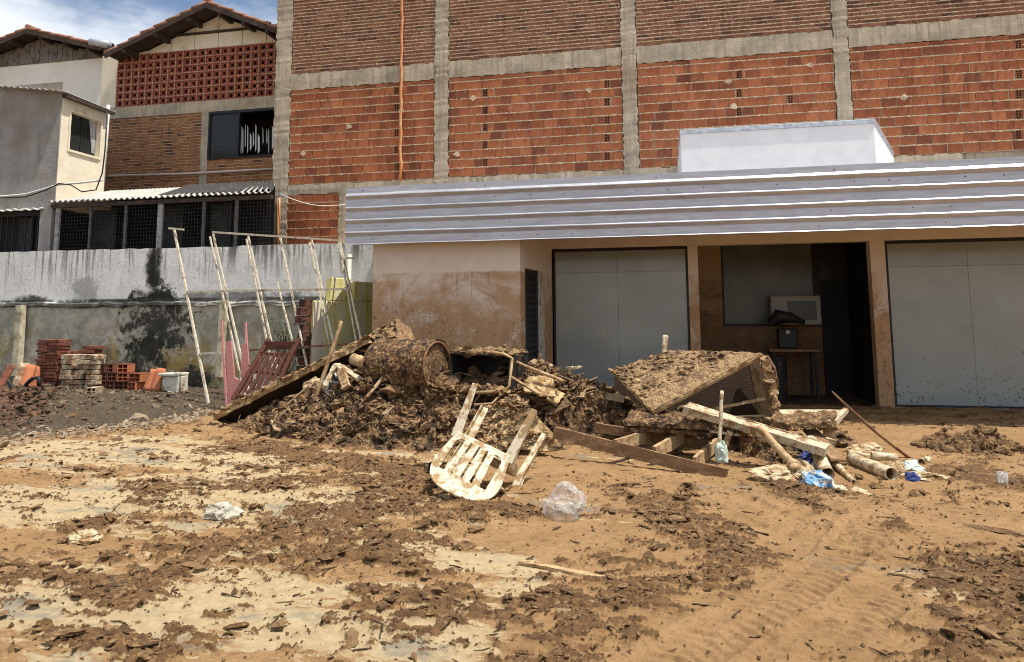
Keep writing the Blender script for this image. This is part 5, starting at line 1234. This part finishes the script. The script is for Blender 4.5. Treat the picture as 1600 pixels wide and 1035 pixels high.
crust('mud_crust', bc, [f[3].lerp(f[2], t)+dpt*RNG.random()+Vector((0, 0, .02)) for t in RNG.random(160)]+[f[0].lerp(f[1], t)+Vector((0, -.05, 0)) for t in RNG.random(110)], .022)
def log(pa, ya, pb, yb, r, mat, name, label, cat, group=None, n_=12, jit=.12, end=None):
    a, b = Y_(*pa, ya), Y_(*pb, yb); m = MB(); ks = np.linspace(0, 1, n_); m.tube([a.lerp(b, k)+Vector((random.uniform(-1, 1), 0, random.uniform(-1, 1)))*r*.12 for k in ks], [r*(1+.0*k) if end is None else r+(end-r)*k for k in ks], 10, jit=jit); return one(m, name, mat, label, cat, group, smooth=True)
def plank(pa, ya, pb, yb, wd, ht, mat, name, label, cat, up=(0, 0, 1), jit=.006, group=None, segs=10):
    m = MB(); m.bar(Y_(*pa, ya), Y_(*pb, yb), wd, ht, segs, jit, upv=up); return one(m, name, mat, label, cat, group)
log((552, 561), 8.9, (612, 583), 8.55, .075, M['tanwood'], 'log', 'short round log lying on the heap left of the barrel', 'log')
log((488, 640), 8.75, (534, 502), 9.0, .035, M['tanwood'], 'branch', 'knotty branch standing up out of the heap before the lichen wall', 'branch', jit=.35, end=.022)
plank((526, 570), 8.75, (566, 595), 8.5, .10, .03, M['palewood'], 'plank', 'pale plank end lying on the heap below the round log', 'plank')
plank((524, 570), 8.8, (508, 604), 8.6, .06, .03, M['palewood'], 'plank', 'short pale plank propped steeply beside the log on the heap', 'plank', up=(0, 1, 0))
plank((533, 578), 8.5, (541, 606), 8.35, .10, .05, M['tanwood'], 'plank', 'stubby muddy plank standing in the heap between the pale planks', 'plank', up=(0, 1, 0))
log((600, 588), 8.4, (572, 622), 8.2, .022, M['tanwood'], 'stick', 'thin muddy stick on the left flank of the heap below the barrel', 'stick')
c = hit(497, 612); crumple('plastic_bag', M['cloth'], c-Vector((0, 0, .05)), (.17, .12, .12), 'pale yellowish bag lump on the left flank of the heap', 'bag', 5, .3, smooth=False)
c = hit(519, 610); crumple('rag', simple('black_white_cloth', (.03, .03, .035), (.5, .5, .48), (.52, .56), 9, .8), c-Vector((0, 0, .04)), (.08, .10, .13), 'black and white rag crumpled beside the pale bag on the heap', 'rag', 6, .4, smooth=False)
c = hit(592, 628); crumple('plastic_scrap', M['film'], c, (.05, .04, .05), 'small clear plastic scrap shining in the middle of the heap', 'scrap', 7, .5)
# sheet of board leaning behind the chair
qs = [Y_(742, 704, 7.75), Y_(884, 703, 7.55), Y_(808, 617, 8.15), Y_(757, 634, 8.2)]
sb = cloth_sheet('muddy_sheet', qs, 40, 34, .035, M['mudboard'], 'mud smeared pale panel leaning on the heap right behind the plastic chair', 'panel', 2.5, 9, .02)
crust('mud_crust', sb, on_quad(qs, 260)+[0, -.01, .01], .014)
# sticks right of the cabinet
log((806, 566), 8.6, (880, 596), 8.3, .02, M['tanwood'], 'stick', 'thin stick across the top of the heap right of the open cabinet', 'stick')
log((800, 590), 8.35, (842, 616), 8.1, .016, M['tanwood'], 'stick', 'thinner stick sloping down the heap below the open cabinet', 'stick')
plank((885, 576), 8.75, (908, 574), 8.7, .05, .03, M['palewood'], 'plank', 'small pale wood end poking out of the heap before the window', 'plank')
cloth_sheet('muddy_sheet', [Y_(818, 612, 8.3), Y_(868, 622, 8.15), Y_(862, 586, 8.55), Y_(820, 590, 8.6)], 26, 22, .04, M['mudboard'], 'pale broken panel lying on the heap between cabinet and tilted wardrobe', 'panel', 3, 14, .02)
plank((862, 628), 8.2, (873, 612), 8.4, .14, .03, M['mudboard'], 'board_fragment', 'small square board fragment sticking out right of the broken panel', 'board', up=(0, 1, 0))
c = hit(842, 575); m = MB(); a = Y_(838, 585, 8.9); m.prism([Y_(828, 590, 8.9), Y_(856, 590, 8.9), Y_(850, 566, 8.95), Y_(842, 552, 8.95), Y_(836, 572, 8.9)][::-1], (0, .08, 0)); o = one(m, 'mud_slab', M['heapmud'], 'upright pointed slab of mud on the crest before the louvered door', 'mud slab', bevel=.01)
# ------------------------------------------------------------------ tilted wardrobe
wr = thing('tilted_wardrobe', 'mud covered wardrobe tipped over on the right end of the heap', 'wardrobe', Y_(1090, 690, 8.2))
L_, F_, Rr_ = Y_(955, 580, 8.75), Y_(1020, 645, 7.95), Y_(1193, 553, 8.35); nq_ = (Rr_-F_).cross(L_-F_); o_ = Vector((0, 0, EYE)); d_ = ray(1052, 549); Bk = o_+d_*(nq_.dot(F_-o_)/nq_.dot(d_))
m = MB(); gq = [F_, Rr_, Bk, L_]; nr = (Rr_-F_).cross(L_-F_).normalized()
m.slab([p-nr*.045 for p in gq], nr*.045); m.build('top_panel', M['mudboard'], wr, bevel=.006)
cake('mud_crust', wr, [p+nr*.001 for p in gq], 170, 120, .034, -.10, 1); crust('mud_crumbs', wr, on_quad(gq, 520, lambda u, v: (u, np.clip(.25+.8*v, 0, 1)))+np.array(nr)*.012, .012, tilt=.4)
dn = Vector((.12, -.02, -.98)); s0 = Rr_-nr*.07; s1 = s0+Vector((-.12, .55, .02))
m = MB(); m.slab([s0, s0+dn*.80, s1+dn*.80, s1], .05); m.build('side_panel', M['mudboard'], wr, bevel=.006)
m = MB(); m.slab([L_-nr*.075+Vector((0, .12, -.02)), s1+Vector((0, .1, -.03)), s1+dn*.8, L_-nr*.075+Vector((.02, .05, -.4))], .02); m.build('back_panel', M['shadewood'], wr)  # interior darkness painted into the panel colour
m = MB(); e0 = s0+dn*.0; m.bar(e0+Vector((-.01, -.03, .02)), e0+dn*.38+Vector((.03, -.03, 0)), .09, .05, 8, .012, upv=(0, 1, 0)); m.bar(e0+dn*.36+Vector((.03, -.03, 0)), e0+dn*.82+Vector((.02, -.03, 0)), .06, .05, 8, .02, upv=(0, 1, 0)); m.build('front_post', M['mudboard'], wr)
m = MB(); m.bar(F_.lerp(Rr_, .45)+Vector((0, .25, -.3)), s0+dn*.42, .02, .03, 6, .004); m.bar(F_.lerp(Rr_, .6)+Vector((0, .2, -.45)), s0+dn*.62, .02, .02, 6, .004); m.build('inner_slats', M['tanwood'], wr)
crust('mud_crust', wr, [s0+dn*t+Vector((RNG.uniform(-.06, .06), -.04, 0)) for t in RNG.random(70)*.85]+[s0+dn*.72+Vector((-RNG.random()*.55, -.05, RNG.uniform(-.06, .06))) for t in range(90)], .019)
m = MB(); m.tube([Y_(1199, 556, 8.3), Y_(1210, 575, 8.2), Y_(1216, 605, 8.2), Y_(1213, 590, 8.15)], .012, 6, jit=.2); o = m.build('wire', M['rust'], wr)
log((1037, 560), 9.1, (1040, 525), 9.2, .035, M['palewood'], 'stake', 'short pale stake standing up behind the tilted wardrobe', 'stake', jit=.2)
# mud shelf under the wardrobe
qs = [Y_(975, 668, 7.75), Y_(1110, 676, 7.6), Y_(1120, 655, 8.0), Y_(985, 650, 8.2)]
o = cloth_sheet('muddy_board', qs, 50, 24, .05, M['heapmud'], 'mud caked board lying flat under the tilted wardrobe', 'board', 4, 22, .05); cake('mud_crust', o, [p+Vector((0, 0, .03)) for p in qs], 110, 40, .045, .25, 7, M['heapmud']); crust('mud_crumbs', o, on_quad(qs, 160)+[0, 0, .05], .014)
# pallet in front
pl_ = thing('broken_pallet', 'broken dark wooden pallet lying in the mud below the wardrobe', 'pallet', Y_(1000, 720, 7.2))
pa, pb = Y_(866, 676, 7.62), Y_(1136, 744, 6.95)
m = MB(); m.bar(pa, pb, .045, .12, 16, .004, upv=(0, .1, 1)); m.build('long_board', M['brownwood'], pl_)
for (c1, c2) in (((962, 697), (1014, 681)), ((1022, 708), (1066, 683)), ((1086, 724), (1120, 694))):
    m = MB(); m.bar(Y_(*c1, 7.35), Y_(*c2, 7.95), .04, .12, 6, .004); m.build('cross_board', M['tanwood'], pl_)
m = MB(); m.bar(Y_(930, 668, 8.1), Y_(1125, 700, 7.95), .045, .10, 10, .004); m.build('long_board', M['brownwood'], pl_)
m = MB(); m.bar(Y_(1110, 674, 7.6), Y_(1156, 680, 7.5), .05, .02, 4, .002); m.bar(Y_(1133, 696, 7.5), Y_(1141, 674, 7.5), .05, .05, 3, .003, upv=(0, 1, 0)); m.build('cross_board', M['palewood'], pl_)
# pale door/plank leaning over the pallet
dp = plank((1072, 637), 7.75, (1292, 704), 7.25, .19, .07, M['palewood'], 'pale_plank', 'long thick pale plank slanting down over the broken pallet to the right', 'plank', up=(.0, -.12, 1), jit=.004, segs=14)
m = MB(); m.bar(Y_(1150, 653, 7.62), Y_(1290, 695, 7.33), .025, .03, 8, .003); m.build('batten', M['palewood'], dp)
log((1128, 611), 7.35, (1124, 706), 7.2, .018, M['palewood'], 'stake', 'thin pale stake standing upright in front of the pallet', 'stake', jit=.08)
c = Y_(1127, 722, 7.15); crumple('plastic_bag', M['teal'], c, (.05, .05, .10), 'small pale green bag hanging at the foot of the upright stake', 'bag', 11, .35, smooth=False)
log((1186, 668), 7.2, (1240, 728), 6.95, .035, M['tanwood'], 'pole', 'short brown pole leaning against the pale plank', 'pole', jit=.1)
log((1236, 722), 6.95, (1246, 736), 6.85, .045, M['tanwood'], 'wood_stub', 'muddy wood stub under the lower end of the leaning pole', 'wood')
# board with mud to the right of the wardrobe
qs = [Y_(1210, 662, 8.0), Y_(1302, 660, 8.0), Y_(1322, 640, 8.5), Y_(1212, 640, 8.5)]
mb_ = MB(); mb_.slab(qs, -.06); mo = one(mb_, 'grey_panel', M['palewood'], 'flat greyish panel topped with mud right of the tilted wardrobe', 'panel', bevel=.004)
cake('mud_crust', mo, [Y_(1206, 670, 7.9), Y_(1302, 667, 7.9), Y_(1308, 650, 8.2), Y_(1208, 652, 8.2)], 70, 34, .06, .35, 9); crust('mud_crumbs', mo, on_quad([Y_(1208, 672, 7.9), Y_(1302, 670, 7.9), Y_(1300, 654, 8.1), Y_(1208, 655, 8.1)], 260), .014)
m = MB(); m.bar(Y_(1302, 662, 7.95), Y_(1322, 641, 8.5), .05, .05, 4, .004); m.build('end_strip', M['palewood'], mo)
m = MB(); m.bar(Y_(1294, 655, 8.0), Y_(1296, 684, 7.95), .11, .1, 4, .012, upv=(0, 1, 0)); m.build('leg', M['mudboard'], mo)
m = MB(); m.bar(Y_(1265, 672, 8.1), Y_(1310, 720, 7.4), .14, .03, 6, .006); one(m, 'dark_board', M['brownwood'], 'dark board sloping down from under the greyish panel', 'board')
# long rod
a, b = Y_(1300, 612, 7.9), hit(1424, 718); m = MB(); m.tube([a.lerp(b, k)+Vector((0, 0, -.03*math.sin(k*PI))) for k in np.linspace(0, 1, 10)], [.007+.010*math.sin(min(1, k*1.6)*PI*.6) for k in np.linspace(0, 1, 10)], 8); one(m, 'long_rod', M['rust'], 'long thin reddish rod slanting up from the rubbish at the right', 'rod', smooth=True)
# ------------------------------------------------------------------ tubes, bottles and cloths at the right foot
def tube_item(pa, pb, r, mat, name, label, cat, r2=None, lift=None, hollow=True):
    l1 = r if lift is None else lift; a, b = hit(*pa)+Vector((0, 0, l1)), hit(*pb)+Vector((0, 0, r2 or r)); m = MB(); ax = (b-a).normalized()
    rr = r2 or r; ks = np.linspace(0, 1, 9); m.tube([a.lerp(b, k) for k in ks], [r+(rr-r)*k for k in ks], 16, jit=.03, caps=not hollow)
    o = one(m, name, mat, label, cat, smooth=True)
    if hollow: s_ = o.modifiers.new('s', 'SOLIDIFY'); s_.thickness = .008
    return o
tube_item((1268, 712), (1294, 752), .06, M['pvc'], 'cardboard_tube', 'thick pale cardboard tube pointing down beside the blue rag', 'tube', lift=.14)
tube_item((1303, 728), (1334, 757), .035, M['pvc'], 'plastic_tube', 'thin pale tube lying to the right of the thick cardboard tube', 'tube', .022)
tube_item((1332, 727), (1394, 752), .06, M['pvc'], 'cardboard_tube', 'longest muddy pale tube in the middle of the rubbish at the right', 'tube')
tube_item((1325, 714), (1362, 716), .035, M['cloth'], 'plastic_bottle', 'dirty white bottle lying behind the longest pale tube', 'bottle', .02)
tube_item((1362, 720), (1402, 722), .045, M['pvc'], 'plastic_bottle', 'pale bottle lying under the foot of the long rod', 'bottle', .04)
tube_item((1440, 728), (1452, 722), .035, M['plastic'], 'plastic_cup', 'small white cup lying at the right end of the rubbish', 'cup', .03)
tube_item((1312, 722), (1336, 724), .03, M['tanwood'], 'wood_stub', 'muddy wood stub between the two tubes', 'wood')
for k, (px_, py_, sz_, mt, nm, lab, cat) in enumerate((
    (1215, 752, (.16, .12, .07), 'cloth', 'muddy_rag', 'mud soaked pale rag at the left end of the rubbish under the plank', 'rag'),
    (1252, 752, (.11, .09, .10), 'cloth', 'plastic_bag', 'round pale bag between the muddy rag and the blue cloth', 'bag'),
    (1277, 764, (.13, .09, .08), 'blue', 'blue_cloth', 'bright blue and white cloth at the front of the rubbish', 'cloth'),
    (1263, 728, (.07, .06, .08), 'darkblue', 'blue_wrapper', 'dark blue wrapper pressed against the thick cardboard tube', 'wrapper'),
    (1280, 738, (.05, .05, .07), 'teal', 'green_bottle', 'pale green flattened bottle beside the dark blue wrapper', 'bottle'),
    (1310, 768, (.08, .05, .03), 'pvc', 'plastic_scrap', 'flat pale scrap right of the bright blue cloth', 'scrap'),
    (1402, 742, (.06, .07, .07), 'tanwood', 'muddy_rag', 'brown rag standing at the end of the longest pale tube', 'rag'),
    (1422, 738, (.13, .09, .055), 'teal', 'plastic_bag', 'pale green plastic bag flattened beside the foot of the rod', 'bag'),
    (1425, 752, (.06, .045, .045), 'darkblue', 'blue_bottle', 'small dark blue bottle end in front of the pale green bag', 'bottle'),
    (1448, 750, (.15, .09, .04), 'cloth', 'muddy_rag', 'pale cloth spread at the right end of the rubbish', 'rag'),
    (1350, 706, (.2, .08, .05), 'cloth', 'muddy_rag', 'long pale rag behind the tubes', 'rag'),
    (1345, 772, (.17, .06, .02), 'pvc', 'plastic_scrap', 'flat muddy plastic sheet on the ground in front of the tubes', 'scrap'),
    (1315, 700, (.12, .09, .10), 'heapmud', 'mud_lump', 'reddish mud lump at the lower end of the pale plank', 'mud lump'),
    (1290, 703, (.09, .09, .08), 'cloth', 'muddy_rag', 'tiny pale rag stuck under the lower end of the pale plank', 'rag'))):
    c = hit(px_, py_); crumple(nm, M[mt], c-Vector((0, 0, .012)), sz_, lab, cat, 20+k, .42, fr=2.1, smooth=False, rot=k)
# drinking glass
c = hit(1568, 763); m = MB()
prof_ = [(.0, .004), (.033, .004), (.036, .02), (.042, .13), (.040, .13), (.033, .025), (.0, .02)]; vs = []; fs = []
for a in range(24):
    t = 2*PI*a/24
    for r_, z_ in prof_: vs.append((c.x+math.cos(t)*r_, c.y+math.sin(t)*r_, c.z+z_))
for a in range(24):
    for j in range(6): b_ = (a+1) % 24; fs.append((a*7+j, b_*7+j, b_*7+j+1, a*7+j+1))
m.add(vs, fs); one(m, 'drinking_glass', M['film'], 'clear drinking glass standing on the mud at the right', 'glass', smooth=True)
for k, (x_, y_) in enumerate(((1490, 797), (1210, 863), (960, 945), (1440, 862), (560, 900))): pass

# ------------------------------------------------------------------ things by the left wall
def brick(c, w, d, h, rz, hollow=True, mi=None, name='clay_block'):
    m = MB(); t = .012
    x0, x1, y0, y1 = -w/2, w/2, -d/2, d/2
    if hollow:
        m.box(x0, x1, y0+.0, y1, 0, t); m.box(x0, x1, y0, y1, h-t, h); m.box(x0, x0+t, y0+.001, y1, t, h-t); m.box(x1-t, x1, y0+.001, y1, t, h-t); m.box(-t/2, t/2, y0+.002, y1, t, h-t); m.box(x0+t, x1-t, y0+.002, y1, h/2-t/2, h/2+t/2); m.box(x0+t, x1-t, y1-.02, y1-.005, t, h-t)
    else: m.box(x0, x1, y0, y1, 0, h)
    cs, sn = math.cos(rz), math.sin(rz); m.v = [(c[0]+p[0]*cs-p[1]*sn, c[1]+p[0]*sn+p[1]*cs, c[2]+p[2]) for p in m.v]
    return m
def gz(x, y): return float(G(x, y))
SY = 11.85
def place_stack(px0, px1, ytop, rows, label, mat, ncol, h=None, depth=.3, jit=.02, name='clay_tile', y=SY, base=598, group=None, w=None, loose=.0, fill=.48):
    a, b = Y_(px0, base, y), Y_(px1, base, y); z0 = gz(a.x, y)+.01; zt = Y_(px0, ytop, y).z; hh = h or (zt-z0)/rows; W_ = (b.x-a.x)/ncol; src = None
    mm = MB(); mm.box(-W_*fill, W_*fill, -depth/2, depth/2, 0, hh*.86); src = None
    for c_ in range(ncol):
        for r_ in range(rows):
            p = Vector((a.x+W_*(c_+.5)+random.uniform(-jit, jit), y+random.uniform(-jit, jit), z0+hh*r_))
            if src is None:
                src = mm.build(name, mat, origin=(0, 0, 0), bevel=.004); o = src
            else: o = src.copy(); COL.objects.link(o)
            o.location = p; o.rotation_euler = (0, random.uniform(-.015, .015)+random.uniform(-loose, loose), random.uniform(-.05, .05)+random.uniform(-loose*3, loose*3)); tag(o, label, 'tile' if 'tile' in name else 'brick', group or label)
M['tile_dark'] = simple('stacked_tile', (.20, .07, .04), (.09, .04, .026), (.48, .62), 9, .9, 30, .3)
M['tile_pale'] = simple('mortared_brick', (.50, .41, .27), (.24, .13, .07), (.42, .58), 8, .9, 24, .6, fine=.2)
place_stack(64, 97, 530, 15, 'thin reddish tile in the tall dark stack by the wall', M['tile_dark'], 2, group='tiles in the tall stack')
place_stack(97, 112, 548, 12, 'thin reddish tile in the column right of the tall dark stack', M['tile_dark'], 1, group='tiles in the narrow column', y=11.9)
place_stack(97, 162, 553, 7, 'pale mortar covered brick in the leaning stacks before the wall', M['tile_pale'], 3, group='pale bricks in leaning stacks', name='old_brick', y=11.7, jit=.045, depth=.24, loose=.07, fill=.40)
place_stack(130, 152, 540, 11, 'thin tile in the stack behind the pale mortar covered bricks', M['tile_dark'], 1, group='tiles behind the pale bricks', y=12.05, depth=.25)
M['shadeblock'] = m_block('shaded_clay_block', (.16, .055, .03), (.22, .08, .045), (.1, .04, .025))  # darker copy of the loose block, shade of stack fronts in its colour
def hb(px_, zrow, y, rz, mat=None, w=.19, h=.15):
    a = Y_(px_, 597, y); z = gz(a.x, y)+.008+zrow*(h+.005)
    return brick((a.x, y, z), w, .29, h, rz)
rows_ = [(168, 0, .05), (181, 0, -.04), (194, 0, .03), (208, 0, .02), (168, 1, .0), (182, 1, .08), (169, 2, -.05), (176.5, 2, .1)]
for (px_, rw, rz) in rows_:
    m = hb(px_, rw, 11.8, rz, w=.17); one(m, 'hollow_block', M['shadeblock'], 'dark hollow clay block stacked between pale bricks and the orange blocks', 'brick', 'stacked hollow blocks')
m = hb(196, 2, 11.8, .25, w=.19); one(m, 'hollow_block', M['looseblock'], 'bright orange hollow block lying on top of the dark hollow blocks', 'brick')
m = hb(197, 1, 11.75, .2, w=.2); one(m, 'hollow_block', M['looseblock'], 'tilted hollow block under the bright orange one', 'brick')
m = hb(221, 1, 11.7, -.35, w=.36, h=.15); one(m, 'hollow_block', M['looseblock'], 'long orange hollow block on top at the right end of the blocks', 'brick')
m = hb(217, 0, 11.65, -.3, w=.22); one(m, 'hollow_block', M['looseblock'], 'hollow block standing below the long orange one', 'brick')
m = hb(149, -.2, 11.2, .3, w=.16, h=.14); one(m, 'hollow_block', M['tile_pale'], 'single pale block lying on the dark soil in front of the pale bricks', 'brick')
# roof tiles leaning
def roof_tile(px_, y, lean, rz, lab, L=.42, wd=.2, mat=None, base=604):
    a = Y_(px_, base, y); z = gz(a.x, y); m = MB(); vs = []; fs = []
    for i in range(7):
        for j in range(9):
            u = i/6; ang = PI*(j/8); X = math.cos(ang)*wd/2*(1-.15*u); H = math.sin(ang)*wd*.35
            vs.append((X, -H*math.cos(lean)+u*L*math.sin(lean), u*L*math.cos(lean)+H*math.sin(lean)))
    for i in range(6):
        for j in range(8): fs.append((i*9+j, i*9+j+1, i*9+j+10, i*9+j+9))
    cs, sn = math.cos(rz), math.sin(rz); m.add([(a.x+p[0]*cs-p[1]*sn, y+p[0]*sn+p[1]*cs, z+p[2]) for p in vs], fs)
    o = one(m, 'roof_tile', mat or M['looseblock'], lab, 'roof tile', smooth=True); s_ = o.modifiers.new('s', 'SOLIDIFY'); s_.thickness = .014; return o
roof_tile(231, 11.55, .35, -.35, 'curved clay roof tile propped at the right end of the blocks, left one of two', .40, .2)
roof_tile(243, 11.5, .3, -.2, 'curved clay roof tile propped beside the white basin, right one of two', .42, .22)
roof_tile(27, 11.5, .35, .1, 'pale curved roof tile leaning on the wall at far left', .5, .2, M['tile_pale'], 588)
roof_tile(38, 11.3, .45, .3, 'bright orange roof tile leaning beside the pale one at far left', .5, .2, None, 592)
roof_tile(50, 11.6, .3, .2, 'orange brown roof tile standing next to the tall dark stack', .42, .2, None, 592)
roof_tile(-2, 11.4, .5, -.2, 'brown roof tile cut by the left edge of the picture', .5, .2, M['tile_dark'], 600)
# white basin
a = Y_(270, 608, 11.55); z = gz(a.x, 11.55); bs = thing('ceramic_basin', 'broken white ceramic basin standing on the soil by the wall', 'basin', (a.x, 11.55, z))
m = MB(); w_, d_, h_ = .40, .3, .34
m.box(a.x-w_/2, a.x+w_/2, 11.4, 11.72, z+h_-.05, z+h_); m.box(a.x+w_/2-.06, a.x+w_/2-.0, 11.42, 11.7, z, z+h_-.052); m.box(a.x-.16, a.x+.13, 11.46, 11.68, z+.02, z+h_-.053); m.build('body', M['ceramic'], bs, bevel=.015)
m = MB(); m.box(a.x+.02, a.x+w_/2-.0, 11.38, 11.415, z, z+.03); m.build('foot', M['ceramic'], bs, bevel=.008)
# curved black hose / old wheelbarrow tray at far left
m = MB(); m.tube([Y_(x, y, 10.9) for x, y in ((12, 594), (20, 608), (34, 612), (42, 600), (50, 592), (60, 590), (61, 604))], .035, 8, jit=.15); one(m, 'rubber_hose', M['blackplastic'], 'bent black rubber hose lying on the rubble at far left', 'hose', smooth=True)
# rubble: stuff
xs, ys, ss = [], [], []
P = []
for k in range(620):    # broken pavement edge line
    t = RNG.random(); p = onZ(-30+370*t, 692-42*t+RNG.normal(0, 5)*(1-.3*t), 0.02); P.append((p.x, p.y, gz(p.x, p.y)+.01))
s_ = np.clip(RNG.lognormal(-3.6, .5, len(P)), .012, .09)
va = lumps(JAG, IC1[1], np.array(P), s_, (.4, .8), .5)
M['stone'] = mudlump('broken_pavement', (.22, .16, .10), (.38, .30, .20), (.25, .15, .07)); o = np_mesh('pavement_rubble', *va, M['stone'], smooth=False); tag(o, kind='stuff')
P = []; 
for k in range(1100):
    p = onZ(RNG.normal(20, 28), RNG.normal(628, 14), .15); P.append((p.x, p.y, gz(p.x, p.y)+.16*math.exp(-((p.x+10.6)/1.2)**2)*RNG.random()))
M['redrubble'] = mudlump('red_clay_rubble', (.045, .032, .022), (.10, .065, .04), (.22, .10, .05)); o = np_mesh('clay_rubble', *lumps(JAG, IC1[1], np.array(P), np.clip(RNG.lognormal(-3.4, .5, len(P)), .012, .10), (.3, .8), .6), M['redrubble'], smooth=False); tag(o, kind='stuff')
P = []
for k in range(700):
    p = onZ(RNG.uniform(60, 300), RNG.normal(613, 9), .16); P.append((p.x, min(p.y, 12.2), gz(p.x, p.y)+.012))
o = np_mesh('soil_crumbs', *lumps(JAG, IC1[1], np.array(P), np.clip(RNG.lognormal(-3.5, .5, len(P)), .012, .08), (.3, .8), .6), mudlump('soil_crumb', (.06, .045, .03), (.14, .10, .065), (.26, .19, .11)), smooth=False); tag(o, kind='stuff')

# ------------------------------------------------------------------ inside the shop opening
tb = thing('work_table', 'dark muddy table against the inner wall of the shop', 'table', Y_(1240, 600, 14.0)); ty = 13.9
a, b = Y_(1200, 545, ty), Y_(1278, 545, ty); m = MB(); m.box(a.x, b.x, ty-.2, ty+.4, a.z-.05, a.z); m.build('table_top', M['brownwood'], tb, bevel=.005)
for X in (a.x+.05, b.x-.09):
    for yy in (ty-.17, ty+.33): m = MB(); m.box(X, X+.05, yy, yy+.05, -.02, a.z-.051); m.build('leg', M['blackplastic'], tb)
c0 = Y_(1232, 541, ty); m = MB(); m.box(c0.x-.18, c0.x+.15, ty-.12, ty+.15, a.z+.002, a.z+.36); mach = thing('black_machine', 'black boxy machine with a small pale dial standing on the dark table', 'machine', (c0.x, ty, a.z)); m.build('body', M['blackmetal'], mach, bevel=.03)
m = MB(); d_ = Y_(1231, 519, ty-.13); m.tube([(d_.x, ty-.135, d_.z), (d_.x, ty-.12, d_.z)], .035, 16); m.build('dial', M['whitepaint'], mach)
m = MB(); e_ = Y_(1225, 496, ty); m.tube([(e_.x-.25, ty, e_.z-.12), (e_.x-.1, ty, e_.z+.02), (e_.x+.1, ty, e_.z-.01), (e_.x+.35, ty, e_.z-.1)], [.06, .12, .11, .04], 10, jit=.2); m.build('cover', M['blackplastic'], mach, True)
mw = thing('white_oven', 'small white oven standing on the ledge before the dark inner window', 'oven', Y_(1244, 508, 14.35)); a, b = Y_(1206, 508, 14.3), Y_(1282, 462, 14.3)
n = NT('grey_white_enamel'); M['enamel'] = n.done((.36, .35, .30), .5)
m = MB(); m.box(a.x, b.x, 14.3, 14.57, a.z, b.z); m.build('body', M['enamel'], mw, bevel=.02)
m = MB(); p, q_ = Y_(1232, 500, 14.28), Y_(1275, 471, 14.28); m.box(p.x, q_.x, 14.285, 14.299, p.z, q_.z); m.build('door', M['darkglass'], mw, bevel=.004)
bkt = Y_(1215, 632, 13.6); m = MB(); vs = []
m.tube([(bkt.x, 13.6, -.02), (bkt.x, 13.6, .75)], [.16, .2], 16); one(m, 'barrel', M['blackplastic'], 'dark plastic barrel standing under the work table in the shop', 'barrel', smooth=False, bevel=.01)
